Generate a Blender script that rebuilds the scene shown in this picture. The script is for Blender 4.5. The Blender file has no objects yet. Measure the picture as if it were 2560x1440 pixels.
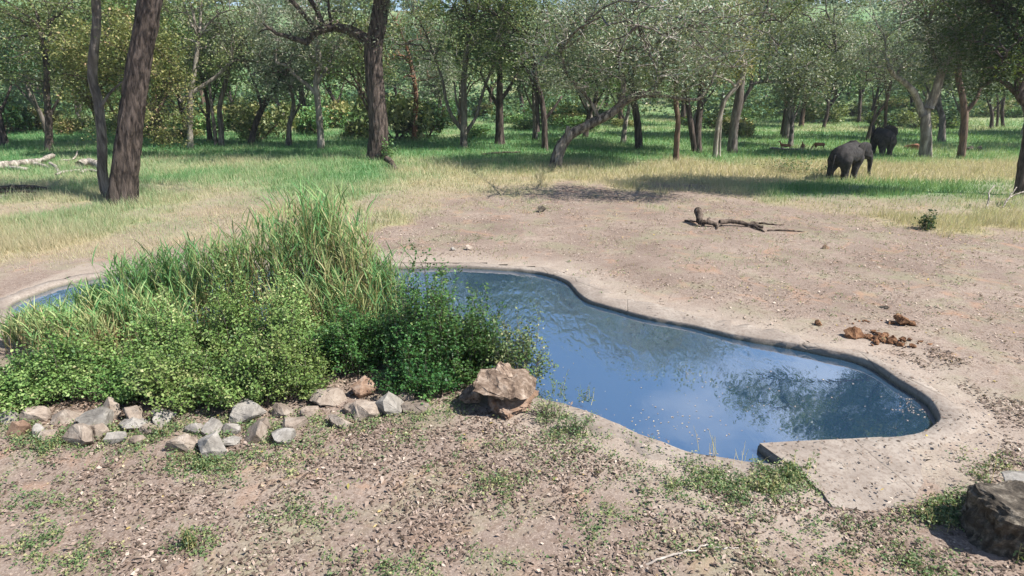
import bpy, bmesh, math, random
import numpy as np
from mathutils import Vector, Matrix, noise as mnoise

R = math.radians
rng = np.random.default_rng(7)
random.seed(7)
SC = bpy.context.scene
COL = SC.collection

# ------------------------------------------------------------------ camera
CAM_H, FPX, HORIZON = 5.5, 1525.0, 210.0
PITCH = math.atan((720 - HORIZON) / FPX)
cd = bpy.data.cameras.new('camera')
cam = bpy.data.objects.new('camera', cd)
COL.objects.link(cam)
cam.location = (0, 0, CAM_H)
cam.rotation_euler = (math.pi / 2 - PITCH, 0, 0)
cd.sensor_width = 36
cd.lens = 36 * FPX / 2560
cd.clip_start, cd.clip_end = 0.1, 3000
SC.camera = cam

# ------------------------------------------------------------------ sky, sun, exposure
SUN_EL, SUN_BEHIND = R(50), R(-20)        # sun stands to the right, a little on the camera's side
sd = Vector((math.cos(SUN_BEHIND) * math.cos(SUN_EL), math.sin(SUN_BEHIND) * math.cos(SUN_EL), math.sin(SUN_EL)))
w = bpy.data.worlds.new('World')
SC.world = w
w.use_nodes = True
nt = w.node_tree
bg = nt.nodes['Background']
sky = nt.nodes.new('ShaderNodeTexSky')
sky.sky_type = 'NISHITA'
sky.sun_disc = False
sky.sun_elevation = SUN_EL
sky.sun_rotation = math.atan2(sd.x, sd.y)
sky.air_density = 1.0
sky.dust_density = 0.3
sky.ozone_density = 4.0
wtc = nt.nodes.new('ShaderNodeTexCoord')          # thin high cloud drifting over the whole sky
wmp = nt.nodes.new('ShaderNodeMapping')
wmp.inputs['Scale'].default_value = (1.0, 1.0, 2.2)
wn = nt.nodes.new('ShaderNodeTexNoise')
wn.inputs['Scale'].default_value = 3.2
wn.inputs['Detail'].default_value = 5
wr = nt.nodes.new('ShaderNodeMapRange')
wr.inputs['From Min'].default_value, wr.inputs['From Max'].default_value, wr.inputs['To Max'].default_value = .50, .78, .75
wh = nt.nodes.new('ShaderNodeHueSaturation')
wh.inputs['Saturation'].default_value, wh.inputs['Value'].default_value = .30, 1.7
wm = nt.nodes.new('ShaderNodeMix')
wm.data_type = 'RGBA'
nt.links.new(wtc.outputs['Generated'], wmp.inputs[0])
nt.links.new(wmp.outputs[0], wn.inputs['Vector'])
nt.links.new(wn.outputs[0], wr.inputs[0])
nt.links.new(wr.outputs[0], wm.inputs[0])
nt.links.new(sky.outputs[0], wh.inputs['Color'])
nt.links.new(sky.outputs[0], wm.inputs[6])
nt.links.new(wh.outputs[0], wm.inputs[7])
nt.links.new(wm.outputs[2], bg.inputs[0])
bg.inputs[1].default_value = 0.08
sl = bpy.data.lights.new('sun', 'SUN')
sl.energy = 4.8
sl.angle = R(0.5)
sl.color = (1.0, 0.95, 0.87)
so = bpy.data.objects.new('sun', sl)
COL.objects.link(so)
so.rotation_euler = sd.to_track_quat('Z', 'Y').to_euler()
SC.view_settings.view_transform = 'Standard'
SC.view_settings.look = 'None'
SC.view_settings.gamma = 1
SC.view_settings.exposure = 1.08
SC.view_settings.use_curve_mapping = False
cy = SC.cycles
cy.max_bounces = 3
cy.diffuse_bounces = 2
cy.glossy_bounces = 2
cy.transmission_bounces = 2
cy.transparent_max_bounces = 4
cy.caustics_reflective = False
cy.caustics_refractive = False
cy.use_adaptive_sampling = True
cy.adaptive_threshold = 0.02
cy.use_denoising = True
try:
    cy.denoiser = 'OPENIMAGEDENOISE'
except Exception:
    pass

# ------------------------------------------------------------------ geometry helpers
CP, SP = math.cos(PITCH), math.sin(PITCH)


def ray(px, py):
    u, v = (px - 1280) / FPX, (720 - py) / FPX
    return np.array([u, CP + v * SP, -SP + v * CP])


def at(px, py, z=0.0):
    d = ray(px, py)
    t = (z - CAM_H) / d[2]
    return np.array([d[0] * t, d[1] * t, z])


def atY(px, py, Y):
    d = ray(px, py)
    t = Y / d[1]
    return np.array([d[0] * t, Y, CAM_H + d[2] * t])


def proj(x, y, z=0.0):
    dz = z - CAM_H
    dep = y * CP - dz * SP
    return 1280 + FPX * x / dep, 720 - FPX * (y * SP + dz * CP) / dep


def smooth(a, b, x):
    t = np.clip((x - a) / (b - a), 0, 1)
    return t * t * (3 - 2 * t)


_lat = np.random.default_rng(3).random((64, 64))


def vnoise(x, y, s=1.0, o=0.0):
    """value noise, vectorised, 0..1"""
    x = np.asarray(x, float) * s + o
    y = np.asarray(y, float) * s + o * 1.7
    xi, yi = np.floor(x).astype(int), np.floor(y).astype(int)
    fx, fy = x - xi, y - yi
    fx, fy = fx * fx * (3 - 2 * fx), fy * fy * (3 - 2 * fy)
    g = lambda a, b: _lat[a % 64, b % 64]
    return (g(xi, yi) * (1 - fx) * (1 - fy) + g(xi + 1, yi) * fx * (1 - fy)
            + g(xi, yi + 1) * (1 - fx) * fy + g(xi + 1, yi + 1) * fx * fy)


def fnoise(x, y, s=1.0, o=0.0):
    return (vnoise(x, y, s, o) * .5 + vnoise(x, y, s * 2.1, o + 5) * .3 + vnoise(x, y, s * 4.3, o + 9) * .2)


def mesh_np(name, V, F, tint=None, smooth_shade=False):
    """V (n,3); F (m,3|4) int array -> mesh, optional per-vertex float attribute 'tint'"""
    V = np.asarray(V, np.float32)
    F = np.asarray(F, np.int32)
    me = bpy.data.meshes.new(name)
    k = F.shape[1]
    me.vertices.add(len(V))
    me.vertices.foreach_set('co', V.ravel())
    me.loops.add(F.size)
    me.loops.foreach_set('vertex_index', F.ravel())
    me.polygons.add(len(F))
    me.polygons.foreach_set('loop_start', np.arange(0, F.size, k, dtype=np.int32))
    me.polygons.foreach_set('loop_total', np.full(len(F), k, np.int32))
    if tint is not None:
        a = me.attributes.new('tint', 'FLOAT', 'POINT')
        a.data.foreach_set('value', np.asarray(tint, np.float32))
    if smooth_shade:
        me.polygons.foreach_set('use_smooth', np.ones(len(F), bool))
    me.update(calc_edges=True)
    return me


def obj(name, me, mat=None, parent=None, loc=None):
    o = bpy.data.objects.new(name, me)
    COL.objects.link(o)
    if mat is not None:
        me.materials.clear()
        me.materials.append(mat)
    if parent is not None:
        o.parent = parent
    if loc is not None:
        o.location = loc
    return o


def tag(o, label=None, cat=None, group=None, kind=None):
    if label: o['label'] = label
    if cat: o['category'] = cat
    if group: o['group'] = group
    if kind: o['kind'] = kind
    return o


def empty(name, loc, label, cat, group=None, rz=0.0):
    o = bpy.data.objects.new(name, None)
    o.empty_display_size = 0.2
    COL.objects.link(o)
    o.location = loc
    o.rotation_euler = (0, 0, rz)
    return tag(o, label, cat, group)


class Tubes:
    """collects tapered tubes as quads"""
    def __init__(s):
        s.V, s.F, s.n = [], [], 0

    def add(s, pts, rad, sides=6, ridge=0.0, seed=0.0, cap=True):
        pts = np.asarray(pts, float)
        n = len(pts)
        rad = np.broadcast_to(np.asarray(rad, float), (n,))
        T = np.gradient(pts, axis=0)
        T /= np.linalg.norm(T, axis=1)[:, None] + 1e-9
        ref = np.array([1.0, 0, 0]) if abs(T[0][0]) < .8 else np.array([0, 1.0, 0])
        N = np.cross(T, ref)
        N /= np.linalg.norm(N, axis=1)[:, None] + 1e-9
        B = np.cross(T, N)
        a = np.linspace(0, 2 * np.pi, sides, endpoint=False)
        rr = np.repeat(rad[:, None], sides, 1)
        if ridge:
            zz = np.cumsum(np.r_[0, np.linalg.norm(np.diff(pts, axis=0), axis=1)])
            A, Z = np.meshgrid(a, zz)
            q = 11.0 if ridge > .08 else 6.0
            nz = vnoise(np.cos(A) * q + 20 + seed, np.sin(A) * q + Z * .9, 1.0) * .6 \
                + vnoise(np.cos(A) * q * 2 + 40, np.sin(A) * q * 2 + Z * 2.2 + seed, 1.0) * .4
            lump = vnoise(np.cos(A) * 1.3 + 9, np.sin(A) * 1.3 + Z * .5 + seed) - .5
            rr = rr * (1 + ridge * (nz - .5) * 2 + ridge * .9 * lump)
        P = pts[:, None, :] + rr[:, :, None] * (np.cos(a)[None, :, None] * N[:, None, :] + np.sin(a)[None, :, None] * B[:, None, :])
        s.V.append(P.reshape(-1, 3))
        i = np.arange(n - 1)[:, None] * sides
        j = np.arange(sides)[None, :]
        j2 = (j + 1) % sides
        q = np.stack([i + j, i + j2, i + sides + j2, i + sides + j], -1).reshape(-1, 4) + s.n
        s.F.append(q)
        s.n += n * sides
        if cap and sides >= 4:
            for k in (0, n - 1):
                s.V.append(pts[k][None])
                c = s.n
                s.n += 1
                b = c - 1 - (n * sides - 1) - (1 if k else 0) + k * sides
                jj = np.arange(sides)
                s.F.append(np.stack([b + jj, b + (jj + 1) % sides, np.full(sides, c), np.full(sides, c)], -1))

    def mesh(s, name, smooth_shade=True):
        F = np.concatenate(s.F)
        V = np.concatenate(s.V)
        me = bpy.data.meshes.new(name)
        bad = F[:, 2] == F[:, 3]
        faces = [tuple(f[:3]) if t else tuple(f) for f, t in zip(F.tolist(), bad.tolist())]
        me.from_pydata(V.tolist(), [], faces)
        if smooth_shade:
            me.polygons.foreach_set('use_smooth', np.ones(len(me.polygons), bool))
        me.update()
        return me


def unit(v):
    return v / (np.linalg.norm(v, axis=-1, keepdims=True) + 1e-9)


def leaf_quads(C, L, W, rg, up=0.5, droop=0.0, tint=None):
    """diamond leaves, one folded quad each -> V, F, tint"""
    n = len(C)
    L = np.broadcast_to(np.asarray(L, float), (n,))[:, None]
    W = np.broadcast_to(np.asarray(W, float), (n,))[:, None]
    d = rg.normal(size=(n, 3))
    d[:, 2] = d[:, 2] * .6 - droop
    d = unit(d)
    nn = rg.normal(size=(n, 3))
    nn[:, 2] = np.abs(nn[:, 2]) + up
    wv = unit(np.cross(nn, d))
    nv = np.cross(d, wv)
    V = np.stack([C - d * L * .5, C + wv * W * .5 + nv * W * .18, C + d * L * .5, C - wv * W * .5 + nv * W * .18], 1).reshape(-1, 3)
    F = np.arange(n * 4).reshape(n, 4)
    if tint is None:
        tint = rg.random(n)
    return V, F, np.repeat(tint, 4)


def catmull(P, n):
    """resample polyline smoothly"""
    P = np.asarray(P, float)
    Q = np.vstack([2 * P[0] - P[1], P, 2 * P[-1] - P[-2]])
    out = []
    m = len(P) - 1
    ts = np.linspace(0, m, n)
    for t in ts:
        i = min(int(t), m - 1)
        f = t - i
        p0, p1, p2, p3 = Q[i], Q[i + 1], Q[i + 2], Q[i + 3]
        out.append(.5 * ((2 * p1) + (-p0 + p2) * f + (2 * p0 - 5 * p1 + 4 * p2 - p3) * f * f + (-p0 + 3 * p1 - 3 * p2 + p3) * f ** 3))
    return np.array(out)


# ------------------------------------------------------------------ materials
class NT:
    def __init__(s, name):
        s.m = bpy.data.materials.new(name)
        s.m.use_nodes = True
        s.t = s.m.node_tree
        s.b = s.t.nodes['Principled BSDF']
        s.out = s.t.nodes['Material Output']

    def n(s, typ, **k):
        o = s.t.nodes.new('ShaderNode' + typ)
        for a, b in k.items():
            setattr(o, a, b)
        return o

    def l(s, a, b):
        s.t.links.new(a, b)

    def coord(s, scale=(1, 1, 1), kind='Object'):
        tc = s.n('TexCoord')
        mp = s.n('Mapping')
        mp.inputs['Scale'].default_value = scale
        s.l(tc.outputs[kind], mp.inputs[0])
        return mp.outputs[0]

    def noise(s, vec, scale, detail=4, rough=.55, dist=0.0):
        o = s.n('TexNoise')
        o.inputs['Scale'].default_value = scale
        o.inputs['Detail'].default_value = detail
        o.inputs['Roughness'].default_value = rough
        o.inputs['Distortion'].default_value = dist
        s.l(vec, o.inputs['Vector'])
        return o.outputs[0]

    def ramp(s, fac, stops, interp='LINEAR'):
        o = s.n('ValToRGB')
        o.color_ramp.interpolation = interp
        e = o.color_ramp.elements
        while len(e) < len(stops):
            e.new(0.5)
        for i, (p, c) in enumerate(stops):
            e[i].position = p
            e[i].color = (*c, 1) if len(c) == 3 else c
        s.l(fac, o.inputs[0])
        return o.outputs[0]

    def mix(s, fac, a, b, blend='MIX'):
        o = s.n('Mix', data_type='RGBA', blend_type=blend)
        for sock, v in ((o.inputs[0], fac), (o.inputs[6], a), (o.inputs[7], b)):
            if isinstance(v, (int, float)):
                sock.default_value = v
            elif isinstance(v, tuple):
                sock.default_value = (*v, 1)
            else:
                s.l(v, sock)
        return o.outputs[2]

    def math(s, op, a, b=None, c=None):
        o = s.n('Math', operation=op)
        for i, v in enumerate((a, b, c)):
            if v is None: continue
            if isinstance(v, (int, float)):
                o.inputs[i].default_value = v
            else:
                s.l(v, o.inputs[i])
        return o.outputs[0]

    def attr(s, name):
        o = s.n('Attribute', attribute_name=name)
        return o

    def bump(s, h, strength=.4, dist=.05):
        o = s.n('Bump')
        o.inputs['Strength'].default_value = strength
        o.inputs['Distance'].default_value = dist
        s.l(h, o.inputs['Height'])
        s.l(o.outputs[0], s.b.inputs['Normal'])
        return o

    def base(s, c, rough=.8, spec=.3):
        if isinstance(c, tuple):
            s.b.inputs['Base Color'].default_value = (*c, 1)
        else:
            s.l(c, s.b.inputs['Base Color'])
        s.b.inputs['Roughness'].default_value = rough
        s.b.inputs['Specular IOR Level'].default_value = spec


def leaf_mat(name, stops, trans=.22, rough=.45, spec=.22, rnd=.3):
    t = NT(name)
    c = t.ramp(t.attr('tint').outputs['Fac'], stops)
    oi = t.n('ObjectInfo')
    hsv = t.n('HueSaturation')
    t.l(c, hsv.inputs['Color'])
    t.l(t.math('MULTIPLY_ADD', oi.outputs['Random'], rnd, 1 - rnd * .5), hsv.inputs['Value'])
    t.l(t.math('MULTIPLY_ADD', oi.outputs['Random'], .03, .485), hsv.inputs['Hue'])
    col = hsv.outputs[0]
    t.base(col, rough, spec)
    tr = t.n('BsdfTranslucent')
    t.l(t.mix(.5, col, (.30, .34, .04), 'MIX'), tr.inputs[0])
    mx = t.n('MixShader')
    mx.inputs[0].default_value = trans
    t.l(t.b.outputs[0], mx.inputs[1])
    t.l(tr.outputs[0], mx.inputs[2])
    t.l(mx.outputs[0], t.out.inputs[0])
    return t.m


def bark_mat(name, dark, light, scale=1.0, bump=.8, patch=None):
    t = NT(name)
    v = t.coord((5 * scale, 5 * scale, .85 * scale))
    f = t.noise(v, 1.0, 6, .62, .4)
    v2 = t.coord((1, 1, 1))
    g = t.noise(v2, 1.3, 4, .6)
    c = t.ramp(f, [(.40, dark), (.49, tuple(a * .6 + b * .4 for a, b in zip(dark, light))), (.60, light)])
    if patch:
        c = t.mix(t.math('MULTIPLY', t.ramp(g, [(.48, (0, 0, 0)), (.62, (1, 1, 1))]), .8), c, patch)
    c = t.mix(.22, c, t.ramp(g, [(.3, dark), (.7, light)]))
    t.base(c, .9, .15)
    t.bump(f, bump, .06)
    return t.m


M = {}
M['leaf_olive'] = leaf_mat('olive leaves', [(0, (0.0531, 0.0944, 0.0307)), (0.4, (0.1475, 0.203, 0.0732)), (0.75, (0.2773, 0.3127, 0.1357)), (1, (0.4484, 0.413, 0.2242))])
M['leaf_green'] = leaf_mat('green leaves', [(0, (0.0336, 0.102, 0.036)), (0.45, (0.096, 0.204, 0.0696)), (0.8, (0.186, 0.3, 0.102)), (1, (0.36, 0.396, 0.168))])
M['leaf_grey'] = leaf_mat('grey green leaves', [(0, (0.066, 0.1056, 0.0672)), (0.4, (0.162, 0.21, 0.138)), (0.75, (0.294, 0.318, 0.222)), (1, (0.456, 0.396, 0.312))])
M['leaf_dark'] = leaf_mat('dark glossy leaves', [(0, (.012, .036, .015)), (.6, (.03, .074, .028)), (.88, (.058, .122, .042)), (1, (.16, .28, .08))])
M['leaf_yellow'] = leaf_mat('yellowing leaves', [(0, (0.0672, 0.1008, 0.0336)), (0.45, (0.1904, 0.2128, 0.0784)), (0.8, (0.336, 0.3136, 0.1232)), (1, (0.448, 0.3024, 0.1904))])
M['leaf_far'] = leaf_mat('far leaves', [(0, (0.036, 0.09, 0.0456)), (0.5, (0.084, 0.168, 0.0792)), (1, (0.186, 0.258, 0.126))])
M['shrub_leaf'] = leaf_mat('bright shrub leaves', [(0, (.05, .115, .03)), (.4, (.14, .235, .065)), (.8, (.26, .35, .12)), (1, (.44, .43, .22))])
M['bush_leaf'] = leaf_mat('deep green bush leaves', [(0, (.018, .06, .02)), (.5, (.055, .14, .038)), (.85, (.12, .225, .066)), (1, (.24, .30, .12))])
M['reed_leaf'] = leaf_mat('reed leaves', [(0, (.08, .21, .075)), (.4, (.17, .31, .11)), (.7, (.34, .38, .17)), (1, (.50, .42, .23))], rough=.5)
M['reed_stalk'] = leaf_mat('reed stalks', [(0, (.20, .26, .08)), (.4, (.45, .38, .16)), (1, (.55, .43, .24))], trans=.1)
M['grass'] = leaf_mat('savanna grass', [(0, (.54, .455, .32)), (.3, (.45, .435, .28)), (.5, (.34, .41, .235)), (.75, (.19, .34, .15)), (1, (.075, .23, .085))], trans=.45, rough=.6, spec=.2, rnd=0)
M['weed_leaf'] = leaf_mat('weed leaves', [(0, (.06, .11, .045)), (.4, (.11, .18, .075)), (.7, (.19, .24, .10)), (1, (.36, .34, .17))])
M['litter'] = leaf_mat('dry fallen leaves', [(0, (.055, .04, .032)), (.25, (.125, .09, .07)), (.5, (.235, .175, .14)), (.75, (.345, .272, .225)), (.93, (.50, .42, .35)), (.965, (.46, .34, .08)), (1, (.14, .18, .07))], trans=.1, rough=.7, spec=.2, rnd=0)
M['bark_dark'] = bark_mat('dark furrowed bark', (.014, .011, .010), (.125, .098, .085), 1.3, 1.0)
M['bark_brown'] = bark_mat('brown bark', (.035, .025, .019), (.17, .12, .09))
M['bark_pale'] = bark_mat('pale grey bark', (.10, .085, .07), (.40, .36, .31), .8, .6, (.09, .07, .055))
M['bark_grey'] = bark_mat('grey bark', (.045, .038, .033), (.23, .20, .175), 1, .7, (.08, .065, .055))
M['bark_gnarled'] = bark_mat('gnarled mottled bark', (.018, .014, .012), (.34, .30, .26), .9, 1.0, (.045, .034, .028))
M['bark_red'] = bark_mat('reddish bark', (.09, .04, .022), (.30, .15, .09), .9, .5, (.22, .19, .16))
M['twig_pale'] = bark_mat('pale twigs', (.26, .22, .19), (.50, .46, .41), 1, .1)
M['twig_dark'] = bark_mat('dark twigs', (.06, .048, .04), (.20, .165, .14), 1, .1)
M['deadwood'] = bark_mat('weathered dead wood', (.10, .085, .07), (.42, .38, .33), 1.4, .5)
M['deadwood_dark'] = bark_mat('dark dead wood', (.025, .018, .014), (.13, .10, .08), 1.2, .6)


def ground_material():
    t = NT('sandy ground')
    v = t.coord((1, 1, 1), 'Object')
    a = t.n('Attribute', attribute_name='zone')
    sep = t.n('SeparateColor')
    t.l(a.outputs['Color'], sep.inputs[0])
    big = t.noise(v, .35, 5, .6)
    mid = t.noise(v, 2.3, 4, .65, .3)
    fine = t.noise(v, 22, 3, .7)
    soil = t.ramp(big, [(.32, (.15, .114, .095)), (.47, (.215, .167, .14)), (.62, (.28, .225, .187)), (.75, (.325, .265, .218))])
    soil = t.mix(t.math('MULTIPLY', t.ramp(mid, [(.42, (0, 0, 0)), (.64, (1, 1, 1))]), .8), soil, (.205, .163, .137))
    soil = t.mix(t.math('MULTIPLY', t.ramp(t.noise(v, 6.5, 3, .7, .5), [(.5, (0, 0, 0)), (.62, (1, 1, 1))]), .6), soil, (.15, .105, .08))
    soil = t.mix(t.math('MULTIPLY', t.ramp(fine, [(.50, (0, 0, 0)), (.64, (1, 1, 1))]), .65), soil, (.115, .08, .06))
    soil = t.mix(t.math('MULTIPLY', t.ramp(t.noise(v, 31, 2, .6), [(.56, (0, 0, 0)), (.66, (1, 1, 1))]), .5), soil, (.43, .35, .285))
    soil = t.mix(t.math('MULTIPLY', t.ramp(t.noise(v, .55, 4, .7, .4), [(.50, (0, 0, 0)), (.66, (1, 1, 1))]), .5), soil, (.215, .215, .135))
    soil = t.mix(t.math('MULTIPLY', t.ramp(t.noise(v, .8, 3, .7, .8), [(.56, (0, 0, 0)), (.72, (1, 1, 1))]), .6), soil, (.33, .20, .13))
    grs = t.ramp(t.noise(v, 1.7, 6, .7), [(.3, (.24, .22, .12)), (.5, (.36, .31, .18)), (.7, (.45, .36, .23))])
    grn = t.ramp(t.noise(v, 1.1, 6, .7), [(.3, (.06, .15, .06)), (.5, (.13, .23, .10)), (.72, (.25, .30, .145))])
    gcol = t.mix(sep.outputs[1], grs, grn)
    c = t.mix(sep.outputs[0], soil, gcol)
    c = t.mix(t.math('MULTIPLY', sep.outputs[2], .8), c, t.mix(t.math('MULTIPLY', t.ramp(fine, [(.5, (0, 0, 0)), (.66, (1, 1, 1))]), .5), t.ramp(mid, [(.3, (.26, .215, .18)), (.7, (.37, .315, .265))]), (.17, .125, .095)))
    t.base(c, .95, .1)
    h = t.math('ADD', t.math('MULTIPLY', mid, .6), t.math('MULTIPLY', fine, .5))
    t.bump(h, .55, .05)
    return t.m


M['ground'] = ground_material()


def concrete_material():
    t = NT('weathered concrete')
    v = t.coord((1, 1, 1))
    big = t.noise(v, 1.1, 5, .6)
    fine = t.noise(v, 14, 6, .7)
    c = t.ramp(big, [(.3, (.195, .162, .138)), (.52, (.27, .23, .197)), (.72, (.35, .308, .265))])
    c = t.mix(t.math('MULTIPLY', t.ramp(fine, [(.46, (0, 0, 0)), (.62, (1, 1, 1))]), .6), c, (.155, .12, .095))
    crk = t.n('TexVoronoi', feature='DISTANCE_TO_EDGE')
    crk.inputs['Scale'].default_value = .33
    wob = t.mix(.12, v, t.n('TexNoise').outputs['Color'])
    t.l(wob, crk.inputs['Vector'])
    line = t.ramp(crk.outputs['Distance'], [(0, (1, 1, 1)), (.005, (0, 0, 0))])
    c = t.mix(t.math('MULTIPLY', line, .55), c, (.12, .10, .08))
    sepz = t.n('SeparateXYZ')
    t.l(v, sepz.inputs[0])
    wet = t.ramp(sepz.outputs[2], [(0, (1, 1, 1)), (1, (0, 0, 0))])
    mr = t.n('MapRange')
    mr.inputs['From Min'].default_value = -.10
    mr.inputs['From Max'].default_value = -.03
    t.l(sepz.outputs[2], mr.inputs[0])
    alg = t.ramp(fine, [(.3, (.075, .07, .052)), (.7, (.22, .195, .15))])
    c = t.mix(mr.outputs[0], alg, c)
    t.base(c, .9, .2)
    t.bump(t.math('ADD', fine, t.math('MULTIPLY', line, -1.0)), .4, .03)
    return t.m


M['concrete'] = concrete_material()


def water_material():
    t = NT('pond water')
    v = t.coord((1, 1, 1))
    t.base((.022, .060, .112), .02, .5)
    t.b.inputs['IOR'].default_value = 8.0
    # wind and drinking ripples, strongest in the upper half of the pond, calm at the near end
    rot = t.n('Mapping')
    rot.inputs['Rotation'].default_value = (0, 0, R(-62))
    rot.inputs['Scale'].default_value = (1, .35, 1)
    t.l(v, rot.inputs[0])
    n1 = t.noise(rot.outputs[0], 5.5, 3, .5, .6)
    n2 = t.noise(v, 1.6, 3, .5)
    patch = t.noise(v, .45, 2, .5)
    sepz = t.n('SeparateXYZ')
    t.l(v, sepz.inputs[0])
    far = t.n('MapRange')
    far.inputs['From Min'].default_value = 11.2
    far.inputs['From Max'].default_value = 14.0
    t.l(sepz.outputs[1], far.inputs[0])
    amp = t.math('MULTIPLY', t.ramp(patch, [(.38, (.15, .15, .15)), (.58, (1, 1, 1))]), t.math('MULTIPLY_ADD', far.outputs[0], .95, .05))
    h = t.math('ADD', t.math('MULTIPLY', t.math('MULTIPLY', n1, amp), 1.0), t.math('MULTIPLY', n2, .05))
    t.bump(h, .55, .05)
    return t.m


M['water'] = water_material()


def rock_mat(name, a, b, c3, sc=3.0):
    t = NT(name)
    v = t.coord((1, 1, 1))
    oi = t.n('ObjectInfo')
    addv = t.n('VectorMath', operation='ADD')
    t.l(v, addv.inputs[0])
    cmb = t.n('CombineXYZ')
    t.l(t.math('MULTIPLY', oi.outputs['Random'], 37.0), cmb.inputs[0])
    t.l(cmb.outputs[0], addv.inputs[1])
    f = t.noise(addv.outputs[0], sc, 7, .68, .3)
    g = t.noise(addv.outputs[0], sc * 5, 5, .7)
    col = t.ramp(f, [(.3, a), (.5, b), (.7, c3)])
    col = t.mix(t.math('MULTIPLY', t.ramp(g, [(.5, (0, 0, 0)), (.66, (1, 1, 1))]), .5), col, a)
    hsv = t.n('HueSaturation')
    t.l(col, hsv.inputs['Color'])
    t.l(t.math('MULTIPLY_ADD', oi.outputs['Random'], .4, .8), hsv.inputs['Value'])
    t.base(hsv.outputs[0], .92, .2)
    t.bump(t.math('ADD', f, t.math('MULTIPLY', g, .4)), .6, .05)
    return t.m


M['stone_grey'] = rock_mat('grey field stone', (.12, .108, .096), (.245, .225, .20), (.40, .375, .345))
M['stone_tan'] = rock_mat('tan field stone', (.13, .10, .08), (.25, .205, .168), (.38, .33, .28))
M['stone_rust'] = rock_mat('rusty stone', (.12, .07, .048), (.26, .17, .118), (.40, .31, .25))
M['boulder'] = rock_mat('brown boulder', (.05, .032, .023), (.20, .145, .108), (.42, .34, .275), 4.5)
M['boulder_dark'] = rock_mat('dark lichened boulder', (.018, .015, .012), (.075, .062, .048), (.24, .21, .17), 5)
M['dung'] = rock_mat('dry dung', (.06, .028, .014), (.17, .085, .045), (.33, .20, .11), 9)
M['mound'] = rock_mat('red earth', (.13, .055, .03), (.25, .12, .07), (.34, .20, .13), 4)


def skin_mat(name, a, b, belly=None):
    t = NT(name)
    v = t.coord((1, 1, 1))
    f = t.noise(v, 3.5, 6, .7, .4)
    g = t.noise(v, 16, 4, .6)
    c = t.ramp(f, [(.35, a), (.68, b)])
    if belly:
        sp = t.n('SeparateXYZ')
        t.l(t.coord((1, 1, 1), 'Generated'), sp.inputs[0])
        c = t.mix(t.ramp(sp.outputs[2], [(.42, (0, 0, 0)), (.52, (1, 1, 1))]), belly, c)
    t.base(c, .85, .2)
    t.bump(t.math('ADD', f, g), .35, .04)
    return t.m


M['elephant'] = skin_mat('elephant hide', (.014, .013, .013), (.052, .047, .046))
M['impala'] = skin_mat('red brown coat', (.17, .075, .038), (.25, .12, .065), (.34, .26, .19))
M['horn'] = skin_mat('dark horn', (.02, .016, .012), (.05, .04, .03))
#@@STRUCTURE

# ------------------------------------------------------------------ pond outline (top inner edge of the wall)
WATER_Z = -0.115
POND_PX = [(1020, 664), (1150, 663), (1300, 671), (1385, 687), (1425, 705), (1445, 730), (1478, 750), (1540, 768), (1620, 789), (1720, 808),
           (1850, 838), (2000, 865), (2100, 886), (2170, 905), (2240, 948), (2310, 992), (2345, 1032), (2340, 1060), (2305, 1083),
           (2250, 1097), (2200, 1098), (1897, 1112), (1958, 1158), (1890, 1153), (1830, 1146), (1740, 1130), (1680, 1112), (1600, 1082),
           (1520, 1047), (1450, 1020), (1390, 1002), (1320, 985), (1240, 945), (1140, 890), (1000, 850), (800, 825), (600, 812),
           (400, 806), (200, 800), (80, 792), (22, 772), (32, 750), (70, 735), (130, 713), (200, 696), (300, 682), (450, 672), (650, 666), (850, 664)]
POND_W = [.40, .40, .45, .55, .75, 1.0, 1.0, 1.0, 1.0, 1.0, 1.0, 1.0, .95, .9, .9, .9, .9, .8, .7, .6, .6, .5, .5, .5, .55, .6, .6, .6,
          .6, .55, .5, .4, .4, .4, .4, .4, .4, .4, .4, .5, .6, .7, .7, .6, .5, .4, .4, .4, .4]
CORNERS = {20, 21, 22}
pp = np.array([at(*p)[:2] for p in POND_PX])
ol, ow = [], []
nP = len(pp)
for i in range(nP):
    p0, p1, p2, p3 = pp[i - 1], pp[i], pp[(i + 1) % nP], pp[(i + 2) % nP]
    seg = np.linalg.norm(p2 - p1)
    k = max(2, int(seg / .12))
    a1, a2 = i in CORNERS, (i + 1) % nP in CORNERS
    for j in range(k):
        f = j / k
        if a1 or a2:
            q = p1 * (1 - f) + p2 * f
        else:
            q = .5 * ((2 * p1) + (-p0 + p2) * f + (2 * p0 - 5 * p1 + 4 * p2 - p3) * f * f + (-p0 + 3 * p1 - 3 * p2 + p3) * f ** 3)
        ol.append(q)
        ow.append(POND_W[i] * (1 - f) + POND_W[(i + 1) % nP] * f)
OL = np.array(ol)
OW = np.array(ow)
OL += (np.stack([fnoise(OL[:, 0], OL[:, 1], 2.5, 3), fnoise(OL[:, 0], OL[:, 1], 2.5, 30)], 1) - .5) * .07


def inside(poly, x, y):
    x = np.asarray(x, float)
    y = np.asarray(y, float)
    r = np.zeros(x.shape, bool)
    n = len(poly)
    for i in range(n):
        x1, y1 = poly[i]
        x2, y2 = poly[(i + 1) % n]
        c = ((y1 > y) != (y2 > y))
        if c.any():
            xx = (x2 - x1) * (y - y1) / (y2 - y1 + 1e-12) + x1
            r ^= c & (x < xx)
    return r


def polydist(poly, x, y):
    P = np.stack([np.ravel(x), np.ravel(y)], 1)
    best = np.full(len(P), 1e9)
    for i in range(0, len(P), 20000):
        d = np.linalg.norm(P[i:i + 20000, None, :] - poly[None, ::2, :], axis=2)
        best[i:i + 20000] = d.min(1)
    return best.reshape(np.shape(x))


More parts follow.
